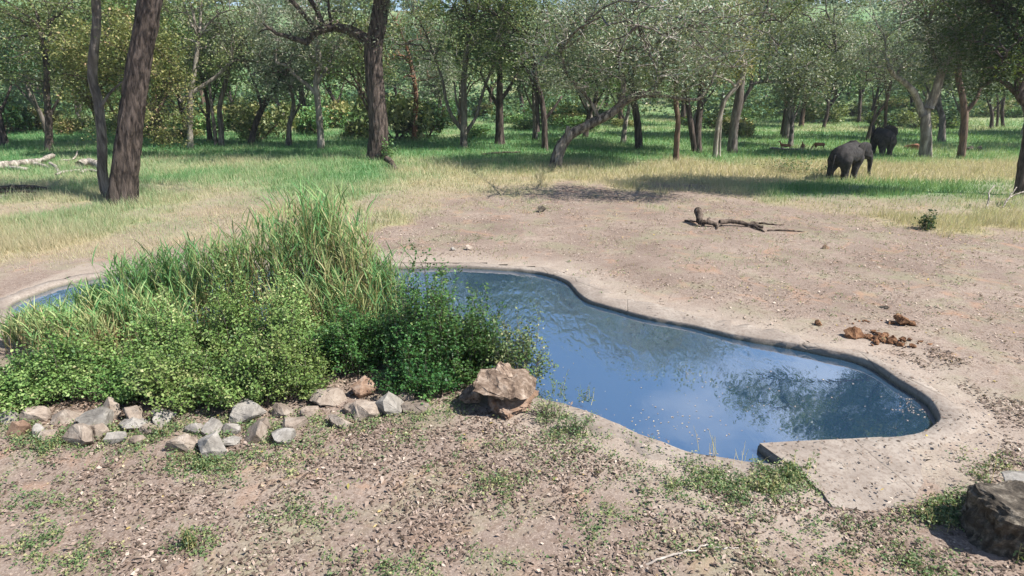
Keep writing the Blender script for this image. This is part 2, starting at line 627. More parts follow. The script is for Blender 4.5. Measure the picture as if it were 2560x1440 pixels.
tan = np.roll(OL, -3, 0) - np.roll(OL, 3, 0)
tan /= np.linalg.norm(tan, axis=1)[:, None]
nrm = np.stack([tan[:, 1], -tan[:, 0]], 1)
test = OL + nrm * .05
if inside(OL, test[:, 0], test[:, 1]).mean() > .5:
    nrm = -nrm
SLAB_PX = [(1899, 1113), (2203, 1097), (2262, 1128), (2330, 1160), (2440, 1195), (2400, 1225), (2300, 1262), (2190, 1280), (2080, 1262), (2030, 1215), (1972, 1166)]
SLAB = np.array([at(*p)[:2] for p in SLAB_PX])

# ------------------------------------------------------------------ where grass and bare soil lie
_bx = [-4000, -200, 0, 200, 400, 600, 800, 950, 1100, 1250, 1500, 1700, 1900, 2000, 2200, 2400, 2560, 6000]
_by = [690, 688, 684, 664, 638, 606, 580, 560, 512, 474, 474, 482, 512, 540, 556, 575, 598, 640]


def zones(x, y):
    """grass cover 0..1 and greenness 0..1 at ground points"""
    px, py = proj(x, y)
    b = np.interp(px, _bx, _by)
    n = fnoise(x, y, .30, 11)
    n2 = fnoise(x, y, .12, 4)
    lim = b + (n - .5) * 105 + (fnoise(x, y, 1.1, 29) - .5) * 45
    g = 1 - smooth(-18, 22, py - lim)
    g = g * np.where(np.asarray(y) > 9, 1, 0)
    thin = smooth(.40, .56, fnoise(x, y, .22, 61)) * smooth(420, 500, py)
    g = g * (1 - .72 * thin)
    right = smooth(1850, 2000, px) * (1 - smooth(2480, 2600, px))
    green = smooth(430, 375, py) * .85 + .18
    green = np.where(py < 330, .8, green)
    left = 1 - smooth(900, 1100, px)
    green = np.maximum(green, left * smooth(720, 420, py) * .68)
    green = green + (n - .5) * 1.0 + (n2 - .5) * .9
    vivid = right * smooth(448, 462, py) * (1 - smooth(488, 506, py))
    green = green * (1 - vivid) + vivid * 1.0
    straw = smooth(392, 405, py) * (1 - smooth(432, 446, py)) * smooth(1500, 1700, px)
    green = green - straw * .38
    return np.clip(g, 0, 1), np.clip(green, 0, 1)


def ground_h(x, y):
    x = np.asarray(x, float)
    y = np.asarray(y, float)
    d = np.hypot(x, y)
    h = (fnoise(x, y, .5, 2) - .5) * .06 + (fnoise(x, y, .07, 8) - .5) * .35 * smooth(25, 60, d)
    h = h + np.clip(d - 100, 0, None) * .04 * smooth(100, 150, d) + smooth(150, 400, d) * 34
    return h


xs = np.concatenate([-np.geomspace(900, 14.2, 70), np.arange(-14, 14.01, .22), np.geomspace(14.2, 900, 70)])
ys = np.concatenate([[-60, -30, -15, -6, 0, 2], np.arange(3, 27, .22), np.geomspace(27.2, 1400, 110)])
GX, GY = np.meshgrid(xs, ys)
GD = polydist(OL, np.clip(GX, -15, 15), np.clip(GY, 2, 28))
near = smooth(.0, 1.2, GD)
GZ = ground_h(GX, GY)
GZ = np.where((np.abs(GX) < 14) & (GY < 27), GZ * (.25 + .75 * near), GZ) - .0
ins = inside(OL, GX, GY)
idx = np.arange(GX.size).reshape(GX.shape)
F = np.stack([idx[:-1, :-1], idx[:-1, 1:], idx[1:, 1:], idx[1:, :-1]], -1).reshape(-1, 4)
fi = ins.ravel()[F].any(1)
fn = (GD.ravel()[F] < .16).any(1)
F = F[~(fi | fn)]
me = mesh_np('ground', np.stack([GX.ravel(), GY.ravel(), GZ.ravel()], 1), F, smooth_shade=True)
gz_, gr_ = zones(GX.ravel(), GY.ravel())
dust = np.where((np.abs(GX) < 14) & (GY < 27), 1 - smooth(.5, 2.3, GD + (fnoise(GX, GY, .8, 6) - .5) * 1.3), 0).ravel()
a = me.color_attributes.new('zone', 'FLOAT_COLOR', 'POINT')
a.data.foreach_set('color', np.stack([gz_, gr_, dust, np.ones_like(dust)], 1).astype(np.float32).ravel())
ground = tag(obj('ground', me, M['ground']), kind='structure')


def gh(x, y):
    """ground height used when standing things on it"""
    z = float(ground_h(x, y))
    if abs(x) < 14 and y < 27:
        d = float(polydist(OL, np.array([x]), np.array([y]))[0])
        z *= .25 + .75 * float(smooth(0, 1.2, d))
    return z


# ------------------------------------------------------------------ pond: rim, basin wall, floor, water
n = len(OL)
wv = OW * np.where(OL[:, 0] > 6.3, .55, .82) * (1 + (fnoise(OL[:, 0], OL[:, 1], 1.6, 17) - .5) * 1.3 + (fnoise(OL[:, 0], OL[:, 1], 9, 27) - .5) * .35)
rise = smooth(4.6, 6.6, OL[:, 0])
tops = .004 + .055 * rise + (fnoise(OL[:, 0], OL[:, 1], 1.5, 21) - .5) * .02
rows = []
edge = (fnoise(OL[:, 0], OL[:, 1], 6, 40) - .5) * .03
for off, z in ((edge - .006, np.full(n, -1.0)), (edge - .004, np.full(n, -.20)), (edge, tops - .03), (edge + .03, tops), (wv * .5, tops * (1 - .3 * rise) + .012), (wv - .08, tops * (1 - .75 * rise) + .008), (wv, tops * 0 - .06)):
    off = np.broadcast_to(off, (n,))
    rows.append(np.column_stack([OL + nrm * off[:, None], z]))
V = np.concatenate(rows)
k = len(rows)
i = np.arange(n)
F = np.concatenate([np.stack([r * n + i, r * n + (i + 1) % n, (r + 1) * n + (i + 1) % n, (r + 1) * n + i], -1) for r in range(k - 1)])
me = mesh_np('pond_rim', V, F, smooth_shade=False)
bm = bmesh.new(); bm.from_mesh(me); bmesh.ops.recalc_face_normals(bm, faces=bm.faces); bm.to_mesh(me); bm.free()
tag(obj('pond_rim', me, M['concrete']), kind='structure')


def flat_poly(name, poly, z, grow=0.0, nrmv=None):
    bm = bmesh.new()
    q = poly if nrmv is None else poly + nrmv * grow
    f = bm.faces.new([bm.verts.new((p[0], p[1], z)) for p in q])
    if f.normal.z < 0: f.normal_flip()
    bmesh.ops.triangulate(bm, faces=[f])
    me = bpy.data.meshes.new(name)
    bm.to_mesh(me)
    bm.free()
    return me


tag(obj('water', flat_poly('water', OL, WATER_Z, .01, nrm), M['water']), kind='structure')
tag(obj('pond_floor', flat_poly('pond_floor', OL, -.95, .01, nrm), M['concrete']), kind='structure')
# apron slab at the near end, running down to the water
bm = bmesh.new()
n2 = len(SLAB)
top = [bm.verts.new((p[0], p[1], .04 - .045 * (j in (3, 4, 5, 6, 7)))) for j, p in enumerate(SLAB)]
bot = [bm.verts.new((p[0], p[1], -.35)) for p in SLAB]
bm.faces.new(top)
for j in range(n2):
    bm.faces.new((top[j], bot[j], bot[(j + 1) % n2], top[(j + 1) % n2]))
bmesh.ops.triangulate(bm, faces=[f for f in bm.faces if len(f.verts) > 4])
bmesh.ops.subdivide_edges(bm, edges=bm.edges[:], cuts=3, use_grid_fill=True)
bmesh.ops.recalc_face_normals(bm, faces=bm.faces)
for v in bm.verts:
    if v.co.z > -.1:
        v.co.z += (float(fnoise(v.co.x, v.co.y, 1.1, 3)) - .5) * .03
    far_ = float(smooth(.1, .6, np.min(np.linalg.norm(OL - np.array([v.co.x, v.co.y]), axis=1))))
    v.co.x += (float(fnoise(v.co.x, v.co.y, 3, 13)) - .5) * (.02 + .30 * far_)
    v.co.y += (float(fnoise(v.co.x, v.co.y, 3, 23)) - .5) * (.02 + .30 * far_)
me = bpy.data.meshes.new('concrete_apron')
bm.to_mesh(me); bm.free()
tag(obj('concrete_apron', me, M['concrete']), kind='structure')
#@@TREES

# ------------------------------------------------------------------ trees
def curve_between(a, b, lift, npt, rg, wob):
    t = np.linspace(0, 1, npt)[:, None]
    d = np.linalg.norm(b - a)
    mid = (a + b) / 2 + np.array([0, 0, lift * d]) + rg.normal(size=3) * wob * d
    P = (1 - t) ** 2 * a + 2 * t * (1 - t) * mid + t * t * b
    P[1:-1] += rg.normal(size=(npt - 2, 3)) * wob * .35 * d / 2
    return P


def grow_crown(stem_nodes, crowns, rg, nl, nb, nt_, per, leaf, twig_r=.022, limb_r=.12, spread=.42, lift=.12):
    """limbs -> branches -> twigs reaching into ellipsoids; returns limb tubes, twig tubes, leaf arrays"""
    limbs, twigs = Tubes(), Tubes()
    nodes = np.array(stem_nodes)
    zmin = min(c[0][2] - c[1][2] for c in crowns)
    vol = np.array([c[1][0] * c[1][1] * c[1][2] for c in crowns])
    vol = vol / vol.sum()

    def sample(m, power):
        out = []
        ci = rg.choice(len(crowns), m, p=vol)
        for q in ci:
            c, r = crowns[q]
            d = unit(rg.normal(size=3))
            out.append(c + d * r * rg.random() ** power)
        return np.array(out)

    def link(targets, npt, r0, r1, tub, sides, lf, wob):
        nonlocal nodes
        new = []
        for tgt in targets:
            dv = nodes - tgt
            cost = np.linalg.norm(dv, axis=1) + 1.2 * np.clip(zmin - nodes[:, 2], 0, None) + .8 * np.clip(dv[:, 2], 0, None)
            a = nodes[int(np.argmin(cost))]
            P = curve_between(a, tgt, lf, npt, rg, wob)
            tub.add(P, np.linspace(r0 * rg.uniform(.7, 1.2), r1, npt), sides, cap=False)
            new.append(P[1:])
        nodes = np.concatenate([nodes] + new)
        return new

    link(sample(nl, .5), 8, limb_r, limb_r * .35, limbs, 6, lift, .10)
    link(sample(nb, .42), 6, max(limb_r * .4, .03), .02, limbs, 5, lift * .7, .14)
    tw = link(sample(nt_, .38), 4, twig_r, twig_r * .45, twigs, 3, .05, .18)
    C = []
    for P in tw:
        m = max(1, int(per * rg.uniform(.3, 1.7)))
        tpos = rg.random(m) ** .6
        k = np.clip((tpos * (len(P) - 1)), 0, len(P) - 1.001)
        i0 = k.astype(int)
        C.append(P[i0] + (P[np.minimum(i0 + 1, len(P) - 1)] - P[i0]) * (k - i0)[:, None] + rg.normal(size=(m, 3)) * spread * np.array([1, 1, .7]))
    C = np.concatenate(C)
    L = leaf * rg.uniform(.5, 1.4, len(C))
    clump = fnoise(C[:, 0] * 1.0 + C[:, 2] * .7, C[:, 1] + C[:, 2] * .6, .8, rg.uniform(0, 30))
    tint = np.clip(clump * .9 + rg.normal(0, .2, len(C)) + .02, 0, 1)
    LV = leaf_quads(C, L, L * .55, rg, .6, .15, tint)
    return limbs, twigs, LV


def hero_tree(name, label, base, stems, crowns, bark, leafm, twigm='twig_dark', seed=1, nl=9, nb=34, nt_=150, per=30, leaf=.20, depth=.75,
              twig_r=.022, limb_r=.12, ridge=.05, sides=14, spread=.42, jit=.25, extra=None, lean=0.0):
    rg = np.random.default_rng(seed)
    g0 = at(*base)
    for _ in range(3):
        g0 = at(base[0], base[1], gh(g0[0], g0[1]))
    Y = g0[1]
    org = np.array([g0[0], g0[1], gh(g0[0], g0[1])])
    root = empty(name, org, label, 'tree')
    trunk = Tubes()
    nodes = []
    m_px = (Y * CP + CAM_H * SP) / FPX
    for si, st in enumerate(stems):
        r0, r1, P = st[:3]
        W = np.array([atY(p[0], p[1], Y) for p in P])
        dj = np.cumsum(rg.normal(0, jit, len(W))) * (np.linspace(0, 1, len(W)) if si == 0 else 1) * .6
        W[:, 1] += dj - (dj[0] if si == 0 else dj[0])
        if si == 0:
            W[0, 2] = org[2] - .15
        ln = np.linalg.norm(np.diff(W, axis=0), axis=1).sum()
        ns = max(8, int(ln / (.16 if ridge > .06 else .3)))
        Q = catmull(W, ns) - org
        rad = np.linspace(r0, r1, ns) * m_px * .78
        if si == 0:
            hgt = Q[:, 2]
            rad = rad * (1 + .22 * np.exp(-np.clip(hgt, 0, None) / (r0 * m_px * 1.0)))
        rad = rad * (1 + rg.normal(0, .035 if ridge < .08 else .008, ns))
        trunk.add(Q, rad, sides if si == 0 else max(8, sides - 4), ridge, seed * 1.7 + si)
        nodes += list(Q[int(ns * .35):]) if si == 0 else list(Q[1:])
    cr = []
    for (cx, cy_, rx, ry, *dy) in crowns:
        c = atY(cx, cy_, Y + (dy[0] if dy else 0)) - org
        cr.append((c, np.array([rx * m_px, rx * m_px * depth, ry * m_px])))
    limbs, twigs, (LV, LF, LT) = grow_crown(nodes, cr, rg, nl, nb, nt_, per * 2.0, leaf * .84, twig_r, limb_r, spread)
    o = obj('trunk', trunk.mesh('trunk'), M[bark], root)
    obj('limbs', limbs.mesh('limbs'), M[bark], root)
    tag(obj('twigs', twigs.mesh('twigs'), M[twigm], root), kind='stuff')
    obj('crown', mesh_np('crown', LV, LF, LT), M[leafm], root)
    return root


HT = [
 dict(name='tree', label='massive dark furrowed trunk leaning toward the pond, thickest trunk at the grass edge', base=(306, 508), seed=11,
      stems=[(36, 27, [(306, 508), (310, 430), (322, 310), (333, 225), (350, 120), (372, 0), (392, -140), (405, -300), (430, -420)]),
             (15, 8, [(380, -60), (330, -190), (270, -330), (240, -420)]), (15, 8, [(395, -150), (470, -260), (560, -360), (620, -430)])],
      crowns=[(250, -430, 320, 150), (560, -450, 330, 160), (90, -330, 200, 90)], bark='bark_dark', leafm='leaf_olive', nl=14, nb=60, nt_=260, per=26, leaf=.17,
      ridge=.17, sides=64, limb_r=.14),
 dict(name='tree', label='thin crooked trunk rising beside the massive furrowed trunk', base=(268, 492), seed=12,
      stems=[(15, 11, [(268, 492), (256, 440), (254, 385), (250, 325), (238, 255), (226, 205), (226, 165), (233, 115), (238, 60), (232, 0), (226, -90), (215, -200)]),
             (5, 2.5, [(252, 270), (272, 235), (300, 205)])],
      crowns=[(225, -150, 190, 120), (232, 40, 45, 60)], bark='bark_grey', leafm='leaf_green', nl=8, nb=24, nt_=110, per=26, leaf=.16, ridge=.07, sides=18, limb_r=.07),
 dict(name='tree', label='low broad-leaved olive tree bushing out behind the massive leaning trunk', base=(345, 392), seed=13,
      stems=[(9, 5, [(345, 392), (348, 330), (340, 260), (350, 190)]), (6, 3, [(346, 350), (390, 290), (420, 230)]), (6, 3, [(346, 350), (290, 290), (250, 220)])],
      crowns=[(390, 230, 100, 140), (230, 230, 85, 120), (300, 110, 150, 80)], bark='bark_brown', leafm='leaf_yellow', nl=12, nb=60, nt_=300, per=34, leaf=.24, depth=.6, limb_r=.06),
 dict(name='tree', label='straight dark trunk under dense foliage, nearest the fallen pale log', base=(122, 376), seed=14,
      stems=[(11, 7, [(122, 376), (122, 310), (120, 240), (128, 170), (120, 80)]), (5, 3, [(124, 290), (145, 240), (160, 190)])],
      crowns=[(90, 110, 190, 120), (60, -60, 230, 110)], bark='bark_dark', leafm='leaf_olive', nl=10, nb=46, nt_=240, per=34, leaf=.24),
 dict(name='tree', label='slim pale trunk with a dark slanting bough crossing its top', base=(475, 374), seed=15,
      stems=[(9, 6, [(475, 374), (477, 310), (478, 240), (490, 180), (500, 100)]), (8, 4, [(452, 252), (490, 225), (540, 190), (580, 150)])],
      crowns=[(520, 90, 130, 110), (460, -50, 160, 90)], bark='bark_pale', leafm='leaf_olive', nl=9, nb=36, nt_=150, per=30, leaf=.22),
 dict(name='tree', label='twin slender stems, one pale and one dark, side by side', base=(552, 366), seed=16,
      stems=[(9, 6, [(552, 366), (553, 320), (548, 270), (560, 210), (575, 130)]), (6, 4, [(541, 366), (535, 310), (528, 262), (520, 200)])],
      crowns=[(585, 90, 120, 100), (520, 130, 80, 60)], bark='bark_grey', leafm='leaf_grey', nl=8, nb=32, nt_=140, per=28, leaf=.22),
 dict(name='tree', label='dark trunk leaning to its upper side beside the white forked tree', base=(626, 361), seed=17,
      stems=[(10, 6, [(626, 361), (638, 312), (662, 258), (695, 210), (720, 160)]), (5, 3, [(655, 270), (640, 220), (620, 170)])],
      crowns=[(660, 90, 140, 110), (560, 20, 120, 80)], bark='bark_dark', leafm='leaf_grey', nl=9, nb=40, nt_=170, per=30, leaf=.22),
 dict(name='tree', label='stout dark far trunk between the leaning dark tree and white forked tree', base=(757, 316), seed=18,
      stems=[(10, 7, [(757, 316), (757, 260), (752, 205), (760, 140)])],
      crowns=[(750, 80, 130, 110)], bark='bark_dark', leafm='leaf_grey', nl=8, nb=34, nt_=150, per=32, leaf=.30, limb_r=.2),
 dict(name='tree', label='whitish forked tree with one long bare limb reaching out low', base=(803, 371), seed=19,
      stems=[(11, 8, [(803, 371), (800, 320), (794, 255), (790, 205), (796, 150), (786, 70)]), (7, 4, [(792, 236), (768, 214), (742, 192), (716, 165), (690, 158)]),
             (6, 4, [(795, 208), (808, 185), (818, 165), (826, 148)])],
      crowns=[(770, 60, 150, 110), (840, 120, 90, 70)], bark='bark_pale', leafm='leaf_grey', twigm='twig_pale', nl=9, nb=44, nt_=190, per=16, leaf=.20),
 dict(name='tree', label='huge dark straight trunk with a thick black bough arching sideways', base=(942, 398), seed=20,
      stems=[(29, 22, [(942, 398), (946, 320), (940, 240), (932, 160), (934, 110), (945, 50), (955, -20), (965, -130), (960, -240)]),
             (17, 9, [(933, 118), (905, 92), (870, 74), (825, 70), (790, 84), (770, 108)]), (12, 7, [(948, 20), (1010, -70), (1080, -160)])],
      crowns=[(820, 0, 170, 80), (960, -180, 330, 150), (1120, -160, 200, 110), (720, 60, 110, 60), (950, 40, 60, 70)], bark='bark_dark', leafm='leaf_grey', twigm='twig_dark', nl=16, nb=90, nt_=460, per=26, leaf=.22,
      ridge=.16, sides=60, limb_r=.2),
 dict(name='tree', label='slim trunk with reddish bark below and bare drooping twigs above', base=(1036, 351), seed=21,
      stems=[(9, 6, [(1036, 351), (1037, 300), (1040, 235), (1030, 175), (1015, 110)])],
      crowns=[(1030, 190, 75, 70), (1010, 90, 110, 80)], bark='bark_red', leafm='leaf_grey', twigm='twig_pale', nl=9, nb=44, nt_=240, per=6, leaf=.20),
 dict(name='tree', label='many-stemmed tree spreading like a vase from one short dark bole', base=(1158, 371), seed=22,
      stems=[(12, 8, [(1158, 371), (1160, 325), (1161, 270), (1160, 215), (1165, 150), (1175, 60)]), (6, 4, [(1155, 325), (1130, 290), (1115, 250), (1105, 200), (1085, 140)]),
             (6, 4, [(1163, 335), (1188, 295), (1200, 255), (1212, 215), (1240, 150)]), (4, 3, [(1150, 285), (1140, 250), (1135, 205)])],
      crowns=[(1150, 110, 170, 110), (1180, 0, 190, 90)], bark='bark_grey', leafm='leaf_olive', twigm='twig_pale', nl=12, nb=64, nt_=320, per=28, leaf=.20),
 dict(name='tree', label='dark double-stemmed tree just behind the leaning gnarled tree', base=(1362, 376), seed=23,
      stems=[(10, 8, [(1362, 376), (1361, 310), (1354, 250), (1340, 200), (1330, 120)]), (7, 5, [(1345, 330), (1344, 270), (1338, 225), (1318, 170)]), (5, 3, [(1362, 300), (1385, 270), (1405, 240)])],
      crowns=[(1320, 110, 130, 100), (1300, -10, 160, 80)], bark='bark_dark', leafm='leaf_olive', twigm='twig_pale', nl=10, nb=56, nt_=280, per=26, leaf=.20),
 dict(name='tree', label='gnarled pale tree leaning far over with a wide twiggy crown', base=(1388, 417), seed=24,
      stems=[(19, 8, [(1388, 417), (1400, 375), (1425, 338), (1475, 310), (1530, 282), (1570, 248), (1615, 236), (1650, 238)]),
             (5, 3.5, [(1610, 240), (1660, 240), (1700, 246), (1742, 248), (1765, 225), (1778, 205)]), (9, 5, [(1545, 275), (1560, 215), (1550, 150), (1560, 80), (1590, 20)]),
             (8, 4, [(1620, 236), (1660, 180), (1645, 120), (1655, 60), (1680, 0)]), (9, 6, [(1398, 385), (1412, 350), (1420, 315)]), (6, 3, [(1500, 300), (1470, 245), (1420, 190), (1400, 130)])],
      crowns=[(1560, 110, 260, 130), (1720, 130, 130, 110), (1420, 140, 110, 90), (1600, 0, 240, 90), (1680, 95, 130, 65, -13), (1820, 80, 120, 60, -13)], bark='bark_gnarled', leafm='leaf_grey', twigm='twig_pale', nl=20, nb=190, nt_=1200, per=19, leaf=.18,
      ridge=.22, sides=28, limb_r=.10, twig_r=.026, spread=.5),
 dict(name='tree', label='slim dark trunk standing in shade under the gnarled tree crown', base=(1598, 372), seed=25,
      stems=[(12, 8, [(1598, 372), (1594, 310), (1585, 255), (1576, 200), (1580, 110)])],
      crowns=[(1590, 110, 110, 80)], bark='bark_dark', leafm='leaf_olive', nl=8, nb=30, nt_=120, per=26, leaf=.22),
 dict(name='tree', label='single trunk, pale and bumpy at its foot, nearest the open straw grass', base=(1690, 402), seed=26,
      stems=[(9, 7, [(1690, 402), (1691, 345), (1693, 300), (1688, 255), (1690, 180), (1680, 90)])],
      crowns=[(1690, 150, 95, 80), (1720, 40, 120, 80)], bark='bark_brown', leafm='leaf_olive', nl=8, nb=36, nt_=170, per=28, leaf=.20),
 dict(name='tree', label='pair of joined black trunks in deep shade next to the white double stem', base=(1746, 382), seed=27,
      stems=[(11, 9, [(1746, 382), (1746, 330), (1752, 270), (1756, 200), (1760, 110)]), (10, 7, [(1737, 378), (1729, 320), (1722, 262), (1712, 200)])],
      crowns=[(1750, 110, 120, 100), (1780, 0, 120, 80)], bark='bark_dark', leafm='leaf_yellow', nl=9, nb=40, nt_=180, per=30, leaf=.22),
 dict(name='tree', label='white double-stemmed tree, one stem very thin, curving outward', base=(1788, 393), seed=28,
      stems=[(8, 6, [(1788, 393), (1791, 340), (1799, 290), (1812, 248), (1838, 218), (1860, 180)]), (3.5, 2.5, [(1799, 391), (1801, 340), (1804, 285), (1810, 250)])],
      crowns=[(1820, 150, 70, 60), (1800, 60, 90, 70)], bark='bark_pale', leafm='leaf_yellow', twigm='twig_pale', nl=7, nb=26, nt_=110, per=26, leaf=.20),
 dict(name='tree', label='thick smooth grey trunk flaring at its base, tapering straight up', base=(1830, 382), seed=29,
      stems=[(15, 9, [(1830, 382), (1836, 310), (1848, 240), (1852, 170), (1850, 90), (1856, 0), (1860, -110)]), (6, 3, [(1851, 120), (1890, 70), (1920, 20)])],
      crowns=[(1870, -60, 180, 120), (1900, 70, 90, 80)], bark='bark_grey', leafm='leaf_olive', nl=10, nb=46, nt_=220, per=30, leaf=.22),
 dict(name='tree', label='umbrella-shaped tree with a flat dark bough spreading both ways', base=(1965, 347), seed=30,
      stems=[(11, 7, [(1965, 347), (1970, 300), (1978, 245), (1990, 205)]), (7, 4, [(1985, 210), (1950, 205), (1910, 204), (1870, 212)]), (7, 4, [(1990, 205), (2020, 198), (2060, 170), (2090, 130)])],
      crowns=[(1990, 110, 150, 90), (1960, 20, 180, 80), (2080, 130, 90, 70)], bark='bark_grey', leafm='leaf_grey', nl=12, nb=60, nt_=300, per=32, leaf=.24),
 dict(name='tree', label='thin dark tree with a hooked foot in the far clearing', base=(2058, 320), seed=31,
      stems=[(5, 4, [(2058, 320), (2068, 285), (2072, 250), (2085, 215), (2090, 150)]), (3, 2, [(2072, 250), (2070, 220), (2060, 190)])],
      crowns=[(2080, 140, 90, 80)], bark='bark_dark', leafm='leaf_grey', nl=7, nb=30, nt_=130, per=32, leaf=.30),
 dict(name='tree', label='short straight dark far trunk left of the standing elephant seen from behind', base=(2147, 307), seed=32,
      stems=[(5.5, 4.5, [(2147, 307), (2150, 270), (2152, 230), (2150, 150)])],
      crowns=[(2150, 130, 90, 80)], bark='bark_dark', leafm='leaf_olive', nl=7, nb=30, nt_=130, per=32, leaf=.30),
 dict(name='tree', label='dark slanting stems crossing just behind the elephant with the flared ear', base=(2168, 352), seed=33,
      stems=[(6, 4, [(2168, 352), (2178, 315), (2195, 285), (2218, 252), (2225, 200)]), (4, 3, [(2172, 335), (2185, 290), (2195, 265)]), (5, 4, [(2213, 345), (2214, 290), (2216, 240), (2210, 190)])],
      crowns=[(2220, 150, 100, 80)], bark='bark_brown', leafm='leaf_grey', twigm='twig_pale', nl=8, nb=36, nt_=170, per=14, leaf=.22),
 dict(name='tree', label='big pale blotched tree forking into a wide letter V', base=(2313, 392), seed=34,
      stems=[(17, 13, [(2313, 392), (2314, 345), (2316, 300), (2322, 265)]), (11, 6, [(2308, 290), (2298, 255), (2283, 228), (2262, 205), (2240, 190), (2222, 168)]),
             (14, 9, [(2322, 272), (2336, 240), (2346, 205), (2358, 172), (2378, 140), (2392, 90), (2395, 30)]), (6, 4, [(2352, 180), (2330, 120), (2318, 60)])],
      crowns=[(2270, 110, 130, 90), (2380, 60, 120, 110), (2300, -10, 160, 70)], bark='bark_pale', leafm='leaf_grey', twigm='twig_pale', nl=14, nb=80, nt_=420, per=16, leaf=.20,
      ridge=.05, sides=24),
 dict(name='tree', label='dark trunk with one side fork, beside the big pale forked tree', base=(2402, 396), seed=35,
      stems=[(11, 8, [(2402, 396), (2408, 345), (2413, 290), (2408, 235), (2404, 190), (2410, 110)]), (7, 4, [(2414, 282), (2436, 248), (2456, 210), (2470, 160)])],
      crowns=[(2430, 120, 110, 90), (2420, 10, 130, 80)], bark='bark_brown', leafm='leaf_dark', nl=9, nb=44, nt_=200, per=32, leaf=.22),
 dict(name='tree', label='dark-leaved tree with trunk cut by the right edge of the view', base=(2549, 488), seed=36,
      stems=[(14, 11, [(2549, 488), (2556, 410), (2568, 330), (2566, 270), (2545, 225), (2560, 120), (2590, 0), (2600, -200)]), (9, 5, [(2552, 245), (2520, 205), (2490, 198), (2465, 215)]),
             (8, 5, [(2560, 110), (2480, 10), (2420, -90)]), (9, 4, [(2575, 60), (2440, -40), (2330, -65), (2200, -75), (2120, -75)])],
      crowns=[(2520, 80, 130, 130), (2470, 190, 75, 70), (2470, 60, 90, 110), (2560, -230, 260, 160), (2380, -260, 160, 110), (2120, -68, 150, 50, -3), (2600, 60, 100, 120)], bark='bark_dark', leafm='leaf_dark', nl=20, nb=130, nt_=760, per=44, leaf=.17, limb_r=.10),
 dict(name='tree', label='slender dark pair of far trunks near the right edge of the view', base=(2508, 318), seed=37,
      stems=[(5, 4, [(2508, 318), (2506, 270), (2512, 220), (2510, 150)]), (4, 3, [(2492, 320), (2494, 270), (2490, 220)])],
      crowns=[(2500, 140, 100, 80)], bark='bark_dark', leafm='leaf_green', nl=7, nb=30, nt_=130, per=30, leaf=.30),
]
anchors = []
for h in HT:
    h = dict(h)
    anchors.append((h['base'][0], h['label']))
    hero_tree(**h)

# ------------------------------------------------------------------ woodland behind: copied tree kinds
def proto_tree(seed, hgt, spreadm, bark, leafm, twigm, fork, nt_=150, per=26, leaf=.32):
    """returns meshes (trunk, twigs, crown) of one tree with its base at the origin"""
    rg = np.random.default_rng(seed)
    trunk = Tubes()
    nodes = []
    bend = rg.normal(0, .5, 2)
    hh = hgt * .42
    P = catmull(np.array([[0, 0, -.3], [bend[0] * .3, bend[1] * .3, hh * .4], [bend[0], bend[1], hh * .8], [bend[0] * 1.3, bend[1] * .7, hh * 1.35]]), 14)
    r0 = hgt * .021
    trunk.add(P, np.linspace(r0 * 1.15, r0 * .55, 14) * (1 + .4 * np.exp(-np.clip(P[:, 2], 0, None) / .4)), 9, .05, seed)
    nodes += list(P[6:])
    for k in range(fork):
        ang = rg.uniform(0, 6.28)
        b = P[5 + k]
        Q = catmull(np.array([b, b + [math.cos(ang) * .7, math.sin(ang) * .7, 1.0], b + [math.cos(ang) * 1.6, math.sin(ang) * 1.6, 2.6]]), 8)
        trunk.add(Q, np.linspace(r0 * .6, r0 * .25, 8), 7, .05, seed + k)
        nodes += list(Q)
    cr = [(np.array([bend[0], bend[1], hgt * .70]), np.array([spreadm, spreadm, hgt * .27])),
          (np.array([rg.normal(0, 1) * 1.5, rg.normal(0, 1) * 1.5, hgt * .52]), np.array([spreadm * .75, spreadm * .75, hgt * .16]))]
    limbs, twigs, (LV, LF, LT) = grow_crown(nodes, cr, rg, 9, 34, nt_, per, leaf, .03, .10, .6)
    Fm = limbs
    trunk.V += limbs.V
    trunk.F += [f + trunk.n for f in limbs.F]
    trunk.n += limbs.n
    tm, wm, cm = trunk.mesh('trunk'), twigs.mesh('twigs'), mesh_np('crown', LV, LF, LT)
    tm.materials.append(M[bark]); wm.materials.append(M[twigm]); cm.materials.append(M[leafm])
    return tm, wm, cm


